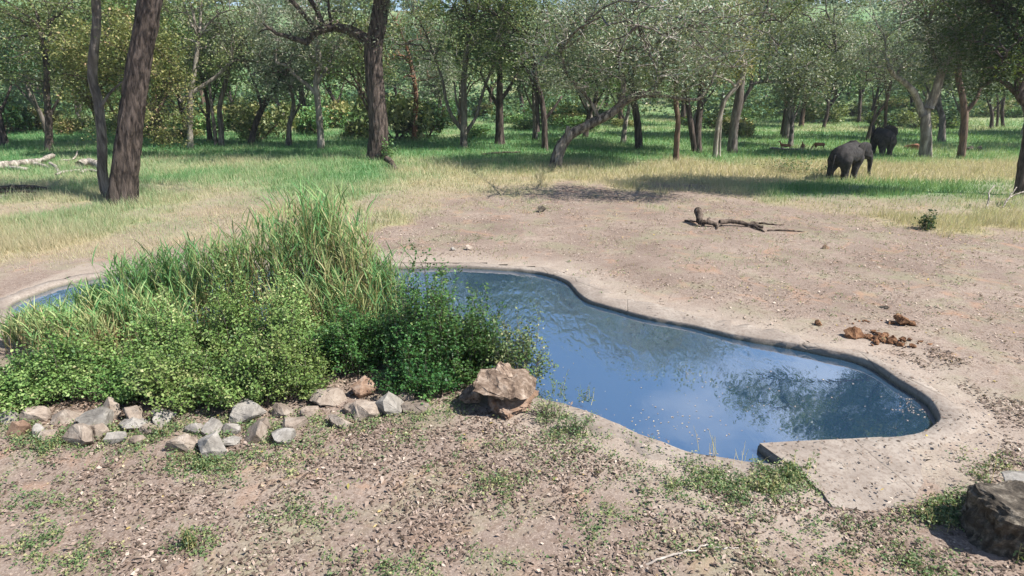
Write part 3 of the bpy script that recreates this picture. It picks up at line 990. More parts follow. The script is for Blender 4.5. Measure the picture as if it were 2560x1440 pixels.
KINDS = [('slender grey-leaved tree', proto_tree(101, 11, 3.6, 'bark_grey', 'leaf_grey', 'twig_pale', 2)),
         ('dark-trunked green tree', proto_tree(102, 12.5, 4.2, 'bark_dark', 'leaf_green', 'twig_dark', 2)),
         ('pale-trunked olive tree', proto_tree(103, 10, 3.8, 'bark_pale', 'leaf_olive', 'twig_pale', 3)),
         ('brown-trunked olive tree', proto_tree(104, 13, 4.4, 'bark_brown', 'leaf_olive', 'twig_dark', 3)),
         ('dusky grey-green tree', proto_tree(105, 14, 5.0, 'bark_dark', 'leaf_far', 'twig_dark', 2, 190))]
ORD = ['first', 'second', 'third', 'fourth', 'fifth', 'sixth', 'seventh', 'eighth', 'ninth', 'tenth', 'eleventh', 'twelfth', 'thirteenth', 'fourteenth', 'fifteenth']
SHORT = {11: 'the massive leaning trunk', 12: 'the massive leaning trunk', 13: 'the low broad-leaved olive tree', 14: 'the straight dark trunk by the pale log', 15: 'the slim pale trunk with a slanting bough',
         16: 'the twin slender stems', 17: 'the leaning dark trunk', 18: 'the stout dark far trunk', 19: 'the whitish forked tree', 20: 'the huge trunk with the arching bough',
         21: 'the reddish slim trunk', 22: 'the vase-shaped many-stemmed tree', 23: 'the dark double-stemmed tree', 24: 'the gnarled leaning tree', 25: 'the slim shaded trunk',
         26: 'the bumpy-footed trunk', 27: 'the joined black trunks', 28: 'the white double stem', 29: 'the thick smooth grey trunk', 30: 'the umbrella-shaped tree',
         31: 'the thin hook-footed tree', 32: 'the short straight far trunk', 33: 'the slanting stems behind the elephant', 34: 'the big pale forked tree', 35: 'the side-forked dark trunk',
         36: 'the dark tree at the view edge', 37: 'the far slender pair'}
spots = []
rg = np.random.default_rng(55)
tries = 0
while len(spots) < 102 and tries < 20000:
    tries += 1
    Y = 56 + 95 * rg.random() ** 1.15
    X = rg.uniform(-1.12, 1.12) * Y
    px, py = proj(X, Y)
    if 1560 < px < 1700 and Y < 120: continue                      # open strip with the bright far clearing
    if 2230 < px < 2300 and Y < 110: continue
    if 2040 < px < 2240 and Y < 72: continue
    if any((X - s[0]) ** 2 + (Y - s[1]) ** 2 < (3.4 + Y * .022) ** 2 for s in spots): continue
    spots.append((X, Y, px))
cnt = {}
for X, Y, px in sorted(spots, key=lambda s: s[1]):
    k = int(rg.integers(0, 5)) if Y < 100 else int(rg.choice([1, 3, 4, 4]))
    look, meshes = KINDS[k]
    hb = min(HT, key=lambda h: abs(h['base'][0] - px))
    key = hb['seed'] if hb['seed'] != 12 else 11
    cnt[key, k] = cnt.get((key, k), 0) + 1
    root = empty('woodland_tree', (X, Y, gh(X, Y) - .05), '%s, %s one back behind %s' % (look, ORD[cnt[key, k] - 1], SHORT[key]), 'tree', 'woodland trees behind the clearing', rg.uniform(0, 6.28))
    s = rg.uniform(.82, 1.25) * (1 + max(0, Y - 90) / 260)
    root.scale = (s * rg.uniform(.9, 1.1), s * rg.uniform(.9, 1.1), s)
    for nm, m_ in zip(('trunk', 'twigs', 'crown'), meshes):
        o = obj(nm, m_, None, root)
        if nm in ('twigs', 'stems'): o['kind'] = 'stuff'


# understorey bushes under the far trees
def proto_bush(seed, leafm, nleaf=1500, leaf=.2):
    rg = np.random.default_rng(seed)
    lob = [(rg.normal(0, .55, 3) * [1, 1, .25] + [0, 0, .62], rg.uniform(.45, .75)) for _ in range(6)]
    st = Tubes()
    C = []
    for c, r in lob:
        st.add(np.array([[rg.normal(0, .1), rg.normal(0, .1), -.1], c * .5, c]), [.035, .025, .012], 5)
        d = unit(rg.normal(size=(nleaf // 6, 3)))
        p = c + d * r * (rg.random((nleaf // 6, 1)) ** .4) * [1, 1, .85]
        C.append(p[p[:, 2] > .03])
    C = np.concatenate(C)
    L = leaf * rg.uniform(.6, 1.3, len(C))
    V, F, T = leaf_quads(C, L, L * .55, rg, .7, .1, np.clip(fnoise(C[:, 0] + C[:, 2], C[:, 1], 1.6, seed) + rg.normal(0, .18, len(C)), 0, 1))
    a, b = st.mesh('stems'), mesh_np('foliage', V, F, T)
    a.materials.append(M['bark_brown']); b.materials.append(M[leafm])
    return a, b


BK = [('yellow-green bush', proto_bush(201, 'leaf_yellow')), ('mid green bush', proto_bush(202, 'leaf_green')), ('olive bush', proto_bush(203, 'leaf_olive')), ('dark green bush', proto_bush(204, 'leaf_dark'))]
bsp = []
tries = 0
while len(bsp) < 130 and tries < 9000:
    tries += 1
    Y = rg.uniform(64, 135)
    X = rg.uniform(-.9, .9) * Y
    px, py = proj(X, Y)
    dens = .9 if px < 1250 else .5
    if rg.random() > dens: continue
    if 1560 < px < 1720 and Y < 125: continue
    if px > 1900 and Y < 78: continue
    if any((X - s[0]) ** 2 + (Y - s[1]) ** 2 < 3.0 for s in bsp): continue
    bsp.append((X, Y, px))
cnt = {}
for X, Y, px in sorted(bsp, key=lambda s: s[1]):
    k = int(rg.choice([0, 0, 1, 1, 2, 3]))
    look, meshes = BK[k]
    hb = min(HT, key=lambda h: abs(h['base'][0] - px))
    key = hb['seed'] if hb['seed'] != 12 else 11
    cnt[key, k] = cnt.get((key, k), 0) + 1
    root = empty('understorey_bush', (X, Y, gh(X, Y) - .03), '%s, %s one back beyond %s' % (look, ORD[cnt[key, k] - 1], SHORT[key]), 'bush', 'bushes under the woodland trees', rg.uniform(0, 6.28))
    s = rg.uniform(.9, 2.1)
    tall = rg.uniform(1.2, 2.1) if (px < 1300 and rg.random() < .4) else rg.uniform(.7, 1.1)
    root.scale = (s * rg.uniform(1, 1.5), s * rg.uniform(1, 1.4), s * tall)
    for nm, m_ in zip(('stems', 'foliage'), meshes):
        o = obj(nm, m_, None, root)
        if nm in ('twigs', 'stems'): o['kind'] = 'stuff'

# far wooded slope read as one mass
rg = np.random.default_rng(77)
NC = 1050
cy_ = 104 + 300 * rg.random(NC) ** 1.35
cx_ = rg.uniform(-1.25, 1.25, NC) * cy_
C = []
for X, Y in zip(cx_, cy_):
    m = 76
    r = rg.uniform(2.4, 5.6)
    d = unit(rg.normal(size=(m, 3)))
    C.append(np.array([X, Y, ground_h(X, Y) + r * .9 + rg.uniform(0, 1.5) * (Y > 150)]) + d * r * rg.random((m, 1)) ** .35 * [1, 1, .95])
for _ in range(330):
    Y = rg.uniform(98, 150)
    X = rg.uniform(-.95, .95) * Y
    px_ = proj(X, Y)[0]
    if 1580 < px_ < 1690: continue
    r = rg.uniform(1.2, 2.8)
    d = unit(rg.normal(size=(90, 3)))
    C.append(np.array([X, Y, ground_h(X, Y) + r * .6]) + d * r * rg.random((90, 1)) ** .35 * [1.4, 1.2, .9])
C = np.concatenate(C)
L = rg.uniform(.7, 1.5, len(C)) * (C[:, 1] / 200)
V, F, T = leaf_quads(C, L, L * .7, rg, .8, 0, np.clip(fnoise(C[:, 0], C[:, 1] + C[:, 2], .12, 3) + rg.normal(0, .2, len(C)), 0, 1))
tag(obj('far_woods', mesh_np('far_woods', V, F, T), M['leaf_far']), 'hazy wooded slope closing the view behind all the trees', 'woods', kind='stuff')
#@@SMALL

# ------------------------------------------------------------------ animals
def blend_body(name, chains, voxel, smooth_it=6):
    """chains: list of [(x,y,z,r), ...]; many overlapping balls fused into one continuous skin"""
    bm = bmesh.new()
    bmesh.ops.create_icosphere(bm, subdivisions=2, radius=1.0)
    bv = np.array([v.co[:] for v in bm.verts])
    bf = np.array([[v.index for v in f.verts] for f in bm.faces])
    bm.free()
    VV, FF = [], []
    for ch in chains:
        ch = [np.array(c, float) for c in ch]
        seq = []
        for a, b in zip(ch[:-1], ch[1:]):
            d = np.linalg.norm(a[:3] - b[:3])
            m = max(2, int(d / (min(a[3], b[3]) * .45)))
            seq += [a + (b - a) * t for t in np.linspace(0, 1, m, endpoint=False)]
        seq.append(ch[-1])
        for c in seq:
            FF.append(bf + len(VV) * len(bv))
            VV.append(bv * c[3] + c[:3])
    me = mesh_np(name, np.concatenate(VV), np.concatenate(FF))
    o = bpy.data.objects.new(name, me)
    tmp = bpy.data.scenes.new('tmp')
    tmp.collection.objects.link(o)
    md = o.modifiers.new('r', 'REMESH')
    md.mode = 'VOXEL'
    md.voxel_size = voxel
    ms = o.modifiers.new('s', 'SMOOTH')
    ms.iterations = smooth_it
    tmp.view_layers[0].update()
    dg = tmp.view_layers[0].depsgraph
    m2 = bpy.data.meshes.new_from_object(o.evaluated_get(dg))
    m2.name = name
    m2.polygons.foreach_set('use_smooth', np.ones(len(m2.polygons), bool))
    bpy.data.objects.remove(o)
    bpy.data.meshes.remove(me)
    bpy.data.scenes.remove(tmp)
    return m2


def ear_mesh(side, flare, sc=1.0):
    """large African ear: a curved thick fan hinged at the head; side +1 is the animal's left"""
    out = [(0, .30), (.18, .42), (.42, .40), (.62, .24), (.66, .0), (.56, -.26), (.40, -.50), (.24, -.66), (.12, -.52), (.03, -.22)]
    bm = bmesh.new()
    fr, bk = [], []
    for th, lst in ((.018, fr), (-.018, bk)):
        for (a, b) in out + [(.3, -.05)]:
            bow = .10 * math.sin(a * 4.2) + .05 * b
            lst.append(bm.verts.new((-a * math.cos(flare) * sc + bow * math.sin(flare) * sc, side * (a * math.sin(flare) + bow * math.cos(flare) * .6 + th) * sc, b * sc)))
    n = len(out)
    for i in range(n):
        j = (i + 1) % n
        bm.faces.new((fr[i], fr[j], fr[n]))
        bm.faces.new((bk[j], bk[i], bk[n]))
        bm.faces.new((fr[j], fr[i], bk[i], bk[j]))
    bmesh.ops.subdivide_edges(bm, edges=bm.edges[:], cuts=1, use_grid_fill=True)
    bmesh.ops.recalc_face_normals(bm, faces=bm.faces)
    me = bpy.data.meshes.new('ear')
    bm.to_mesh(me)
    bm.free()
    me.polygons.foreach_set('use_smooth', np.ones(len(me.polygons), bool))
    return me


def elephant(label, px, py, rz, sc, head_low, flare, step, turn=0.0, ear_sc=1.3):
    g = at(px, py)
    root = empty('elephant', (g[0], g[1], gh(g[0], g[1])), label, 'elephant', None, rz)
    root.scale = (sc, sc, sc)
    hz = -head_low
    ch = [
        [(-1.22, 0, 1.46, .48), (-1.0, 0, 1.60, .56), (-.55, 0, 1.58, .64), (-.05, 0, 1.56, .68), (.42, 0, 1.62, .62), (.75, 0, 1.70, .52), (1.05, 0, 1.80 + hz * .5, .44)],
        [(-1.0, .24, 1.52, .44), (-.3, .26, 1.46, .52), (.4, .22, 1.52, .48)], [(-1.0, -.24, 1.52, .44), (-.3, -.26, 1.46, .52), (.4, -.22, 1.52, .48)],
        [(-1.0, 0, 1.86, .30), (-.4, 0, 1.98, .30), (.2, 0, 1.95, .32), (.7, 0, 1.96, .34)],
        [(1.25, 0, 1.86 + hz, .42), (1.45, 0, 1.98 + hz, .34), (1.48, 0, 1.70 + hz, .36), (1.52, 0, 1.45 + hz, .26)],
        [(1.68, 0, 1.62 + hz, .27), (1.84, 0, 1.35 + hz, .215), (1.92, 0, 1.0 + hz, .165), (1.93, 0, .65 + hz * .6, .13), (1.96, 0, .32, .105), (2.06, 0, .13, .09)],
        [(1.35, .18, 1.52 + hz, .17), (1.70, .20, 1.40 + hz, .10)], [(1.35, -.18, 1.52 + hz, .17), (1.70, -.20, 1.40 + hz, .10)],
    ]
    for sy, fx, bx in ((1, step, -step), (-1, -step, step)):
        ch.append([(.55, sy * .34, 1.25, .40), (.57 + fx * .5, sy * .36, .85, .265), (.55 + fx, sy * .36, .45, .215), (.55 + fx, sy * .36, .14, .225), (.58 + fx, sy * .36, .06, .235)])
        ch.append([(-1.02, sy * .30, 1.20, .47), (-.98 + bx * .4, sy * .35, .88, .33), (-1.08 + bx, sy * .36, .50, .225), (-1.08 + bx, sy * .36, .14, .225), (-1.05 + bx, sy * .36, .06, .235)])
    ct, st_ = math.cos(turn), math.sin(turn)
    swing = lambda x, y: (.85 + (x - .85) * ct - y * st_, (x - .85) * st_ + y * ct)
    for q in (4, 5, 6, 7):
        ch[q] = [(*swing(c[0], c[1]), c[2], c[3]) for c in ch[q]]
    hx, hy = swing(1.05, 0)
    ch[0][-1] = (hx, hy, ch[0][-1][2], ch[0][-1][3])
    body = obj('body', blend_body('body', ch, .052), M['elephant'], root)
    for sd_ in (1, -1):
        fl = flare if isinstance(flare, float) else flare[0 if sd_ > 0 else 1]
        e = obj('ear', ear_mesh(sd_, fl, ear_sc), M['elephant'], root, (*swing(1.22, sd_ * .38), 1.82 + hz))
        e.rotation_euler = (0, 0, turn)
    tl = Tubes()
    tl.add(catmull(np.array([[-1.62, 0, 1.62], [-1.78, 0, 1.40], [-1.80, .02, 1.0], [-1.78, .04, .68]]), 12), np.linspace(.07, .028, 12), 8)
    tail = obj('tail', tl.mesh('tail'), M['elephant'], root)
    tf = Tubes()
    for k in range(10):
        tf.add(np.array([[-1.78, .04, .70], [-1.78 + random.uniform(-.05, .05), .04 + random.uniform(-.05, .05), .50], [-1.77 + random.uniform(-.08, .08), .04 + random.uniform(-.08, .08), .36]]), [.016, .012, .004], 4)
    tag(obj('tail_tuft', tf.mesh('tail_tuft'), M['horn'], tail), kind='stuff')
    return root


elephant('dark elephant facing sideways with trunk hanging down to the straw grass', 2112, 446, R(36), .95, .06, .42, .20, R(-34))
elephant('dark elephant seen from behind with one ear flared out', 2200, 386, R(80), .94, .0, (.35, 1.42), .12, R(-8), 1.6)


def impala(label, px, py, rz, graze, sc=1.0):
    g = at(px, py)
    root = empty('impala', (g[0], g[1], gh(g[0], g[1])), label, 'antelope', 'antelopes in the grass', rz)
    root.scale = (sc,) * 3
    ch = [[(-.42, 0, .74, .155), (-.15, 0, .72, .17), (.15, 0, .72, .175), (.40, 0, .76, .165)], [(-.42, 0, .80, .12), (.40, 0, .82, .12)]]
    if graze:
        ch.append([(.42, 0, .80, .13), (.60, 0, .66, .085), (.74, 0, .42, .065), (.78, 0, .30, .07)])
        hd = [(.78, 0, .30, .075), (.84, 0, .20, .06), (.88, 0, .12, .04)]
        ep = (.74, .34)
    else:
        ch.append([(.42, 0, .80, .13), (.58, 0, .98, .085), (.66, 0, 1.16, .068)])
        hd = [(.67, 0, 1.18, .078), (.78, 0, 1.14, .06), (.88, 0, 1.08, .04)]
        ep = (.62, 1.25)
    ch.append(hd)
    for sx, x in ((1, .36), (-1, -.44)):
        for sy in (1, -1):
            dx = random.uniform(-.05, .08) * sy
            bk = .05 if sx < 0 else 0
            ch.append([(x, sy * .09, .66, .10), (x + dx - bk * .4, sy * .10, .45, .055), (x + dx - bk, sy * .10, .36, .036), (x + dx, sy * .10, .08, .030), (x + dx + .02, sy * .10, .03, .036)])
    obj('body', blend_body('body', ch, .028, 3), M['impala'], root)
    for sy in (1, -1):
        er = Tubes()
        er.add(np.array([[ep[0], sy * .05, ep[1]], [ep[0] - .04, sy * .12, ep[1] + .06], [ep[0] - .06, sy * .17, ep[1] + .09]]), [.018, .03, .006], 6)
        obj('ear', er.mesh('ear'), M['impala'], root)
    tl = Tubes()
    tl.add(np.array([[-.56, 0, .82], [-.61, 0, .70], [-.60, 0, .58]]), [.03, .025, .012], 6)
    obj('tail', tl.mesh('tail'), M['impala'], root)
    return root


impala('small brown antelope standing before a thin pale fallen branch, leftmost of three', 1962, 378, R(158), False, .74)
impala('small brown antelope turned toward the camera, middle one of three', 2005, 379, R(238), False, .74)
impala('small reddish antelope grazing with head down, closest to the sideways elephant', 2046, 378, R(176), True, .78)


# ------------------------------------------------------------------ stones, boulders, dung, mounds
def stone_mesh(seed, size, npts=16, cuts=1, rough=.05, craggy=0.0):
    rg = np.random.default_rng(seed)
    P = unit(rg.normal(size=(npts, 3))) * rg.uniform(.82, 1.08, (npts, 1)) * np.asarray(size)
    bm = bmesh.new()
    vs = [bm.verts.new(p) for p in P]
    r = bmesh.ops.convex_hull(bm, input=vs)
    junk = [v for v in bm.verts if not v.link_faces]
    bmesh.ops.delete(bm, geom=junk, context='VERTS')
    bmesh.ops.recalc_face_normals(bm, faces=bm.faces)
    bmesh.ops.bevel(bm, geom=bm.edges[:], offset=.13 * min(size), segments=2, profile=.6, affect='EDGES', clamp_overlap=True)
    bmesh.ops.triangulate(bm, faces=bm.faces)
    bmesh.ops.subdivide_edges(bm, edges=bm.edges[:], cuts=cuts, use_grid_fill=True)
    for v in bm.verts:
        nz = mnoise.noise(v.co * (2.4 / max(size)) + Vector((seed, 0, 0)))
        n2 = mnoise.noise(v.co * (7.0 / max(size)) + Vector((0, seed, 0)))
        v.co += v.co.normalized() * (nz * rough * 1.2 + n2 * rough * .6) * max(size)
        if craggy:
            q = Vector((v.co.x * .6, v.co.y * .6, v.co.z * 2.2))
            n3 = mnoise.turbulence(q * (6.0 / max(size)) + Vector((seed, seed, 0)), 4, True)
            n4 = mnoise.noise(v.co * (26.0 / max(size)))
            v.co += v.co.normalized() * ((.5 - n3) * craggy + n4 * craggy * .25) * max(size)
    me = bpy.data.meshes.new('stone')
    bm.to_mesh(me)
    bm.free()
    return me


STONES = [  # px, py(base), width px, height px, material, label
 (217, 1082, 84, 66, 'g', 'large smooth grey stone at the back of the stone row'), (273, 1052, 50, 62, 't', 'upright pointed tan stone standing tallest in the row'),
 (321, 1066, 62, 48, 't', 'rounded tan stone touching the upright pointed stone'), (321, 1084, 76, 30, 'g', 'flat light stone lying under the rounded tan stone'),
 (182, 1126, 78, 58, 't', 'big pale blocky stone in front of the large smooth grey stone'), (235, 1108, 46, 46, 't', 'brownish stone wedged between pale block and flat light stone'),
 (33, 1098, 52, 38, 'r', 'orange-brown stone nearest the view edge'), (84, 1096, 36, 34, 'g', 'small whitish stone beside the orange-brown stone'),
 (148, 1068, 62, 40, 't', 'pale weed-covered stone behind the blocky stone'), (72, 1062, 66, 38, 't', 'low tan stone half hidden behind the whitish one'),
 (390, 1074, 66, 42, 'g', 'grey weed-fringed stone in the middle gap of the row'), (430, 1140, 84, 44, 't', 'flat-topped overhanging stone at the front of the row'),
 (516, 1150, 78, 58, 'g', 'domed grey stone furthest forward, weeds at its foot'), (600, 1064, 94, 52, 'g', 'large whitish angular slab at the shrub edge'),
 (524, 1094, 50, 42, 'g', 'pale bluish stone left of the whitish slab'), (572, 1092, 46, 34, 'g', 'small bright stone under the whitish slab'),
 (617, 1118, 78, 54, 't', 'brown square stone in front of the whitish slab'), (690, 1118, 66, 40, 'g', 'smooth light grey stone ending the row of stones'),
 (726, 1086, 62, 34, 't', 'low tan stone sunk in leaf litter behind the smooth light one'), (700, 1048, 52, 34, 't', 'tan stone tucked under the shrub edge'),
 (278, 1122, 52, 38, 'g', 'greenish grey stone in front of the flat light stone'), (50, 992, 36, 34, 'g', 'lone whitish stone among shrub leaves'),
 (336, 1120, 36, 26, 't', 'small brown stone half buried before the grey weed-fringed stone'),
 (898, 1000, 62, 54, 'r', 'rust-coloured pointed stone below the dark bush'), (818, 1022, 84, 40, 't', 'broad dusty stone left of the rust-coloured stone'),
 (846, 1076, 62, 50, 't', 'tilted tan stone standing apart in the litter'), (908, 1056, 78, 46, 't', 'pinkish stone between tilted stone and pale grey block'),
 (972, 1044, 66, 64, 'g', 'pale grey cracked block facing the camera'), (1040, 1040, 74, 34, 't', 'flat tan stone between the grey block and the boulder'),
 (1010, 1012, 46, 26, 't', 'small stone behind the pale grey cracked block'),
 (110, 1108, 40, 26, 't', 'small flat stone between whitish stone and pale block'), (246, 1070, 36, 34, 'g', 'grey stone squeezed under the upright pointed stone'),
 (362, 1092, 46, 30, 't', 'rough tan stone beside the flat light stone'), (478, 1092, 44, 30, 'g', 'grey chip left of the pale bluish stone'),
 (470, 1128, 40, 28, 't', 'small tan stone between overhanging stone and domed stone'), (566, 1122, 44, 30, 'g', 'grey pebble-like stone right of the domed stone'),
 (655, 1082, 50, 32, 't', 'tan stone below the end of the whitish slab'), (770, 1050, 48, 28, 't', 'half-buried stone between both groups of stones'),
 (14, 1062, 44, 32, 'g', 'grey stone cut by the left edge of the view'), (875, 1040, 36, 26, 't', 'small brown chip between tilted stone and pinkish stone')]
for k, (px, py, wpx, hpx, m_, lab) in enumerate(STONES):
    g = at(px, py)
    mp = math.hypot(g[1], CAM_H) / FPX
    w_, h_ = wpx * mp * .62, hpx * mp * .70
    me = stone_mesh(300 + k, (w_, w_ * .78, h_), 14 + k % 5, 1, .07, .05)
    o = obj('stone', me, M[{'g': 'stone_grey', 't': 'stone_tan', 'r': 'stone_rust'}[m_]])
    o.location = (g[0], g[1] + w_ * .7, gh(g[0], g[1]) + h_ * .32)
    o.rotation_euler = (random.uniform(-.2, .2), random.uniform(-.2, .2), random.uniform(-.5, .5))
    tag(o, lab, 'stone', 'stones edging the shrub bed')

# small stones out on the bare ground
for k, (px, py, wpx, hpx, m_, lab) in enumerate([
    (1132, 625, 16, 12, 'g', 'small pale triangular stone on the dusty patch beyond the pond'), (1173, 624, 26, 16, 't', 'brown wedge stone on the dusty patch beyond the pond'),
    (2064, 622, 20, 12, 'r', 'small brown stone alone on the open ground'), (2212, 770, 30, 9, 'b', 'flat dark stone behind the dung heap'),
    (1352, 530, 32, 16, 'b', 'dark brown hump of rock beside a dry grass tuft'), (2424, 375, 22, 14, 'b', 'small dark lump in the grass by the side-forked tree'),
    (2448, 375, 14, 20, 'b', 'upright dark lump beyond the side-forked tree')]):
    g = at(px, py)
    mp = math.hypot(g[1], CAM_H) / FPX
    w_, h_ = wpx * mp * .55, hpx * mp * .75
    o = obj('stone', stone_mesh(360 + k, (w_, w_ * .7, h_), 12), M[{'g': 'stone_grey', 't': 'stone_tan', 'r': 'stone_rust', 'b': 'boulder_dark'}[m_]])
    o.location = (g[0], g[1], gh(g[0], g[1]) + h_ * .3)
    tag(o, lab, 'stone')

# big brown boulder with a broken overhanging top slab
g = at(1256, 1058)
root = empty('boulder', (g[0], g[1] + .45, gh(g[0], g[1])), 'big brown boulder with a pale overhanging cap beside the pond', 'boulder')
root.scale = (.86, .86, .80)
b1 = stone_mesh(401, (.58, .48, .40), 22, 4, .10, .16); b1.name = 'base'
o = obj('base', b1, M['stone_rust'], root, (.16, .05, .22)); o.rotation_euler = (0, .12, .3)
b2 = stone_mesh(402, (.84, .62, .24), 20, 4, .10, .16); b2.name = 'cap'
o = obj('cap', b2, M['boulder'], root, (.02, .10, .60)); o.rotation_euler = (.16, .20, -.22)
b3 = stone_mesh(403, (.30, .30, .20), 16, 4, .11, .16); b3.name = 'side_block'
o = obj('side_block', b3, M['boulder'], root, (-.66, .25, .24)); o.rotation_euler = (0, -.2, .4)
b4 = stone_mesh(404, (.40, .32, .16), 16, 4, .10, .16); b4.name = 'top_block'
o = obj('top_block', b4, M['boulder'], root, (-.06, .34, .80)); o.rotation_euler = (.1, .35, .3)

# dark block at the near corner with flat pale top
g = at(2578, 1398)
root = empty('boulder', (g[0], g[1] + .38, gh(g[0], g[1])), 'dark rough block with flat grey top at the near corner', 'boulder')
root.scale = (.88, .88, .92)
bm = bmesh.new()
rg = np.random.default_rng(9)
ring = []
for lv, (z, s) in enumerate([(-.1, .54), (.12, .52), (.36, .50), (.56, .49), (.64, .46), (.66, .40)]):
    r_ = []
    for i in range(26):
        a_ = i / 26 * 6.283
        k = s * (1 + .50 * (float(vnoise(math.cos(a_) * 3 + 5, math.sin(a_) * 3 + z * 3)) - .5) + .05 * rg.normal() * (lv < 4))
        r_.append(bm.verts.new((math.cos(a_) * k * 1.05, math.sin(a_) * k * .95, z + .03 * math.sin(a_ * 2 + 1) * (lv > 2))))
    ring.append(r_)
for A, B in zip(ring[:-1], ring[1:]):
    for i in range(26):
        bm.faces.new((A[i], A[(i + 1) % 26], B[(i + 1) % 26], B[i]))
bm.faces.new(ring[-1])
bmesh.ops.subdivide_edges(bm, edges=bm.edges[:], cuts=2, use_grid_fill=True)
for v in bm.verts:
    n3 = mnoise.turbulence(Vector((v.co.x * 7, v.co.y * 7, v.co.z * 4)), 4, True)
    f = .16 if v.co.z < .58 else .03
    v.co.x += v.co.x * (.5 - n3) * f * 2; v.co.y += v.co.y * (.5 - n3) * f * 2
    v.co.z += (.5 - n3) * .05
me = bpy.data.meshes.new('block'); bm.to_mesh(me); bm.free()
obj('block', me, M['boulder_dark'], root)
o = obj('top_slab', stone_mesh(411, (.42, .34, .07), 18, 1, .05), M['stone_grey'], root, (.56, .46, .58))
o.data.name = 'top_slab'


# dung heaps beyond the pond
def dung(label, px, py, balls, seed):
    rg = np.random.default_rng(seed)
    g = at(px, py)
    root = empty('dung_heap', (g[0], g[1], gh(g[0], g[1])), label, 'dung', 'elephant dung beside the pond')
    for k, (dx, dy, r_, fl) in enumerate(balls):
        me = stone_mesh(seed * 10 + k, (r_, r_ * .9, r_ * fl), 18 if r_ > .09 else 9, 1 if r_ > .09 else 0, .12)
        me.name = 'dung_ball'
        o = obj('dung_ball', me, M['dung'], root, (dx, dy, r_ * fl * .6))
        o.rotation_euler = (0, 0, rg.uniform(0, 6))


dung('dark round dung ball nearest the concrete rim', 2132, 842, [(0, 0, .21, .80), (-.13, -.04, .10, .7), (.16, .03, .13, .7)], 51)
dung('tan dung boulder with small lumps set furthest back', 2250, 810, [(0, 0, .23, .75), (.24, -.05, .14, .6), (-.2, .02, .10, .5)], 52)
dung('small lone dung lump left of the heaps', 2046, 811, [(0, 0, .11, .85)], 53)
rg = np.random.default_rng(54)
dung('scattered crumbled reddish dung spread beside the rim', 2225, 850, [(rg.normal(0, .36), rg.normal(0, .19), rg.uniform(.04, .11), .65) for _ in range(60)], 54)
dung('thin trail of reddish dung crumbs behind the round ball', 2150, 802, [(rg.normal(0, .26), rg.normal(0, .06), rg.uniform(.03, .06), .6) for _ in range(9)], 55)
# red earth mound by the forked tree
g = at(2285, 372)
o = obj('earth_mound', stone_mesh(420, (1.0, .8, .42), 20, 2, .1), M['mound'])
o.location = (g[0], g[1], gh(g[0], g[1]) + .1)
tag(o, 'low reddish earth mound beside the big pale forked tree', 'mound')


# ------------------------------------------------------------------ dead wood
def deadwood(name, label, pieces, mat, seed, zoff=0.0):
    """pieces: (r0_px, r1_px, [(px,py,lift_m)...]); the first is the main log"""
    rg = np.random.default_rng(seed)
    g = at(*pieces[0][2][0][:2])
    org = np.array([g[0], g[1], gh(g[0], g[1])])
    root = empty(name, org, label, 'dead wood')
    for k, (r0, r1, P) in enumerate(pieces):
        W = []
        for (px, py, lf) in P:
            q = at(px, py)
            W.append([q[0], q[1], gh(q[0], q[1]) + lf])
        W = np.array(W)
        mp = math.hypot(W[0][1], CAM_H) / FPX
        ns = max(6, len(W) * 4)
        Q = catmull(W, ns) - org
        Q += rg.normal(0, .012, Q.shape)
        rad = np.linspace(r0, r1, ns) * mp
        Q[:, 2] += rad * .6
        tb = Tubes()
        tb.add(Q, rad * (1 + rg.normal(0, .07, ns)), 10, .10, seed + k)
        obj('log' if k == 0 else 'branch', tb.mesh('log' if k == 0 else 'branch'), M[mat], root)


deadwood('dead_branch', 'dark dead branch with an upturned end lying on open ground', [
    (9, 5, [(1742, 556, .42), (1746, 562, .22), (1752, 566, .10), (1768, 566, .12), (1790, 567, .04)]),
    (6, 4, [(1798, 566, .12), (1830, 564, .12), (1870, 566, .06), (1908, 570, .02)]), (4, 2, [(1880, 567, .05), (1900, 575, .02), (1912, 580, .0)]),
    (3, 1.5, [(1870, 566, .08), (1890, 560, .04), (1940, 563, .0), (1960, 562, .0)]), (3, 2, [(1800, 564, .1), (1790, 574, .0)]), (2.5, 1.5, [(1918, 577, 0), (1955, 577, .02), (1990, 579, 0), (2012, 580, 0)]),
    (2.5, 1.5, [(1712, 554, .02), (1728, 555, .03), (1745, 558, .05)]), (4, 2.5, [(1768, 566, .1), (1772, 560, .25)])], 'deadwood_dark', 61)
deadwood('fallen_log', 'pale weathered fallen log at the far left of the clearing', [
    (11, 7, [(-60, 428, .05), (10, 424, .1), (55, 417, .1), (100, 412, .15), (135, 404, .35)]), (6, 4, [(20, 424, 0), (50, 428, .05), (70, 428, 0)]),
    (4, 3, [(128, 418, .2), (140, 424, .1), (148, 432, 0)]), (5, 2, [(90, 416, .1), (115, 420, .05), (125, 424, 0)])], 'deadwood', 62)
deadwood('fallen_log', 'grey forked fallen branch close behind the massive leaning trunk', [
    (9, 8, [(200, 422, .1), (220, 416, .2), (245, 420, .1), (262, 426, 0)]), (4, 3, [(140, 440, 0), (165, 434, .05), (205, 428, .05)]), (5, 3, [(200, 436, 0), (220, 430, .05), (250, 432, 0)]),
    (3, 1.5, [(150, 403, .02), (185, 400, .1), (198, 392, .5)])], 'deadwood', 63)
deadwood('fallen_log', 'dark low brushwood heap lying in the grass at the view edge', [
    (7, 4, [(-30, 478, .02), (30, 474, .05), (80, 472, .04), (130, 476, 0)]), (5, 3, [(-20, 486, 0), (40, 482, .04), (90, 481, 0)]), (4, 2, [(10, 492, 0), (40, 490, .02), (80, 488, 0)])], 'deadwood_dark', 64)
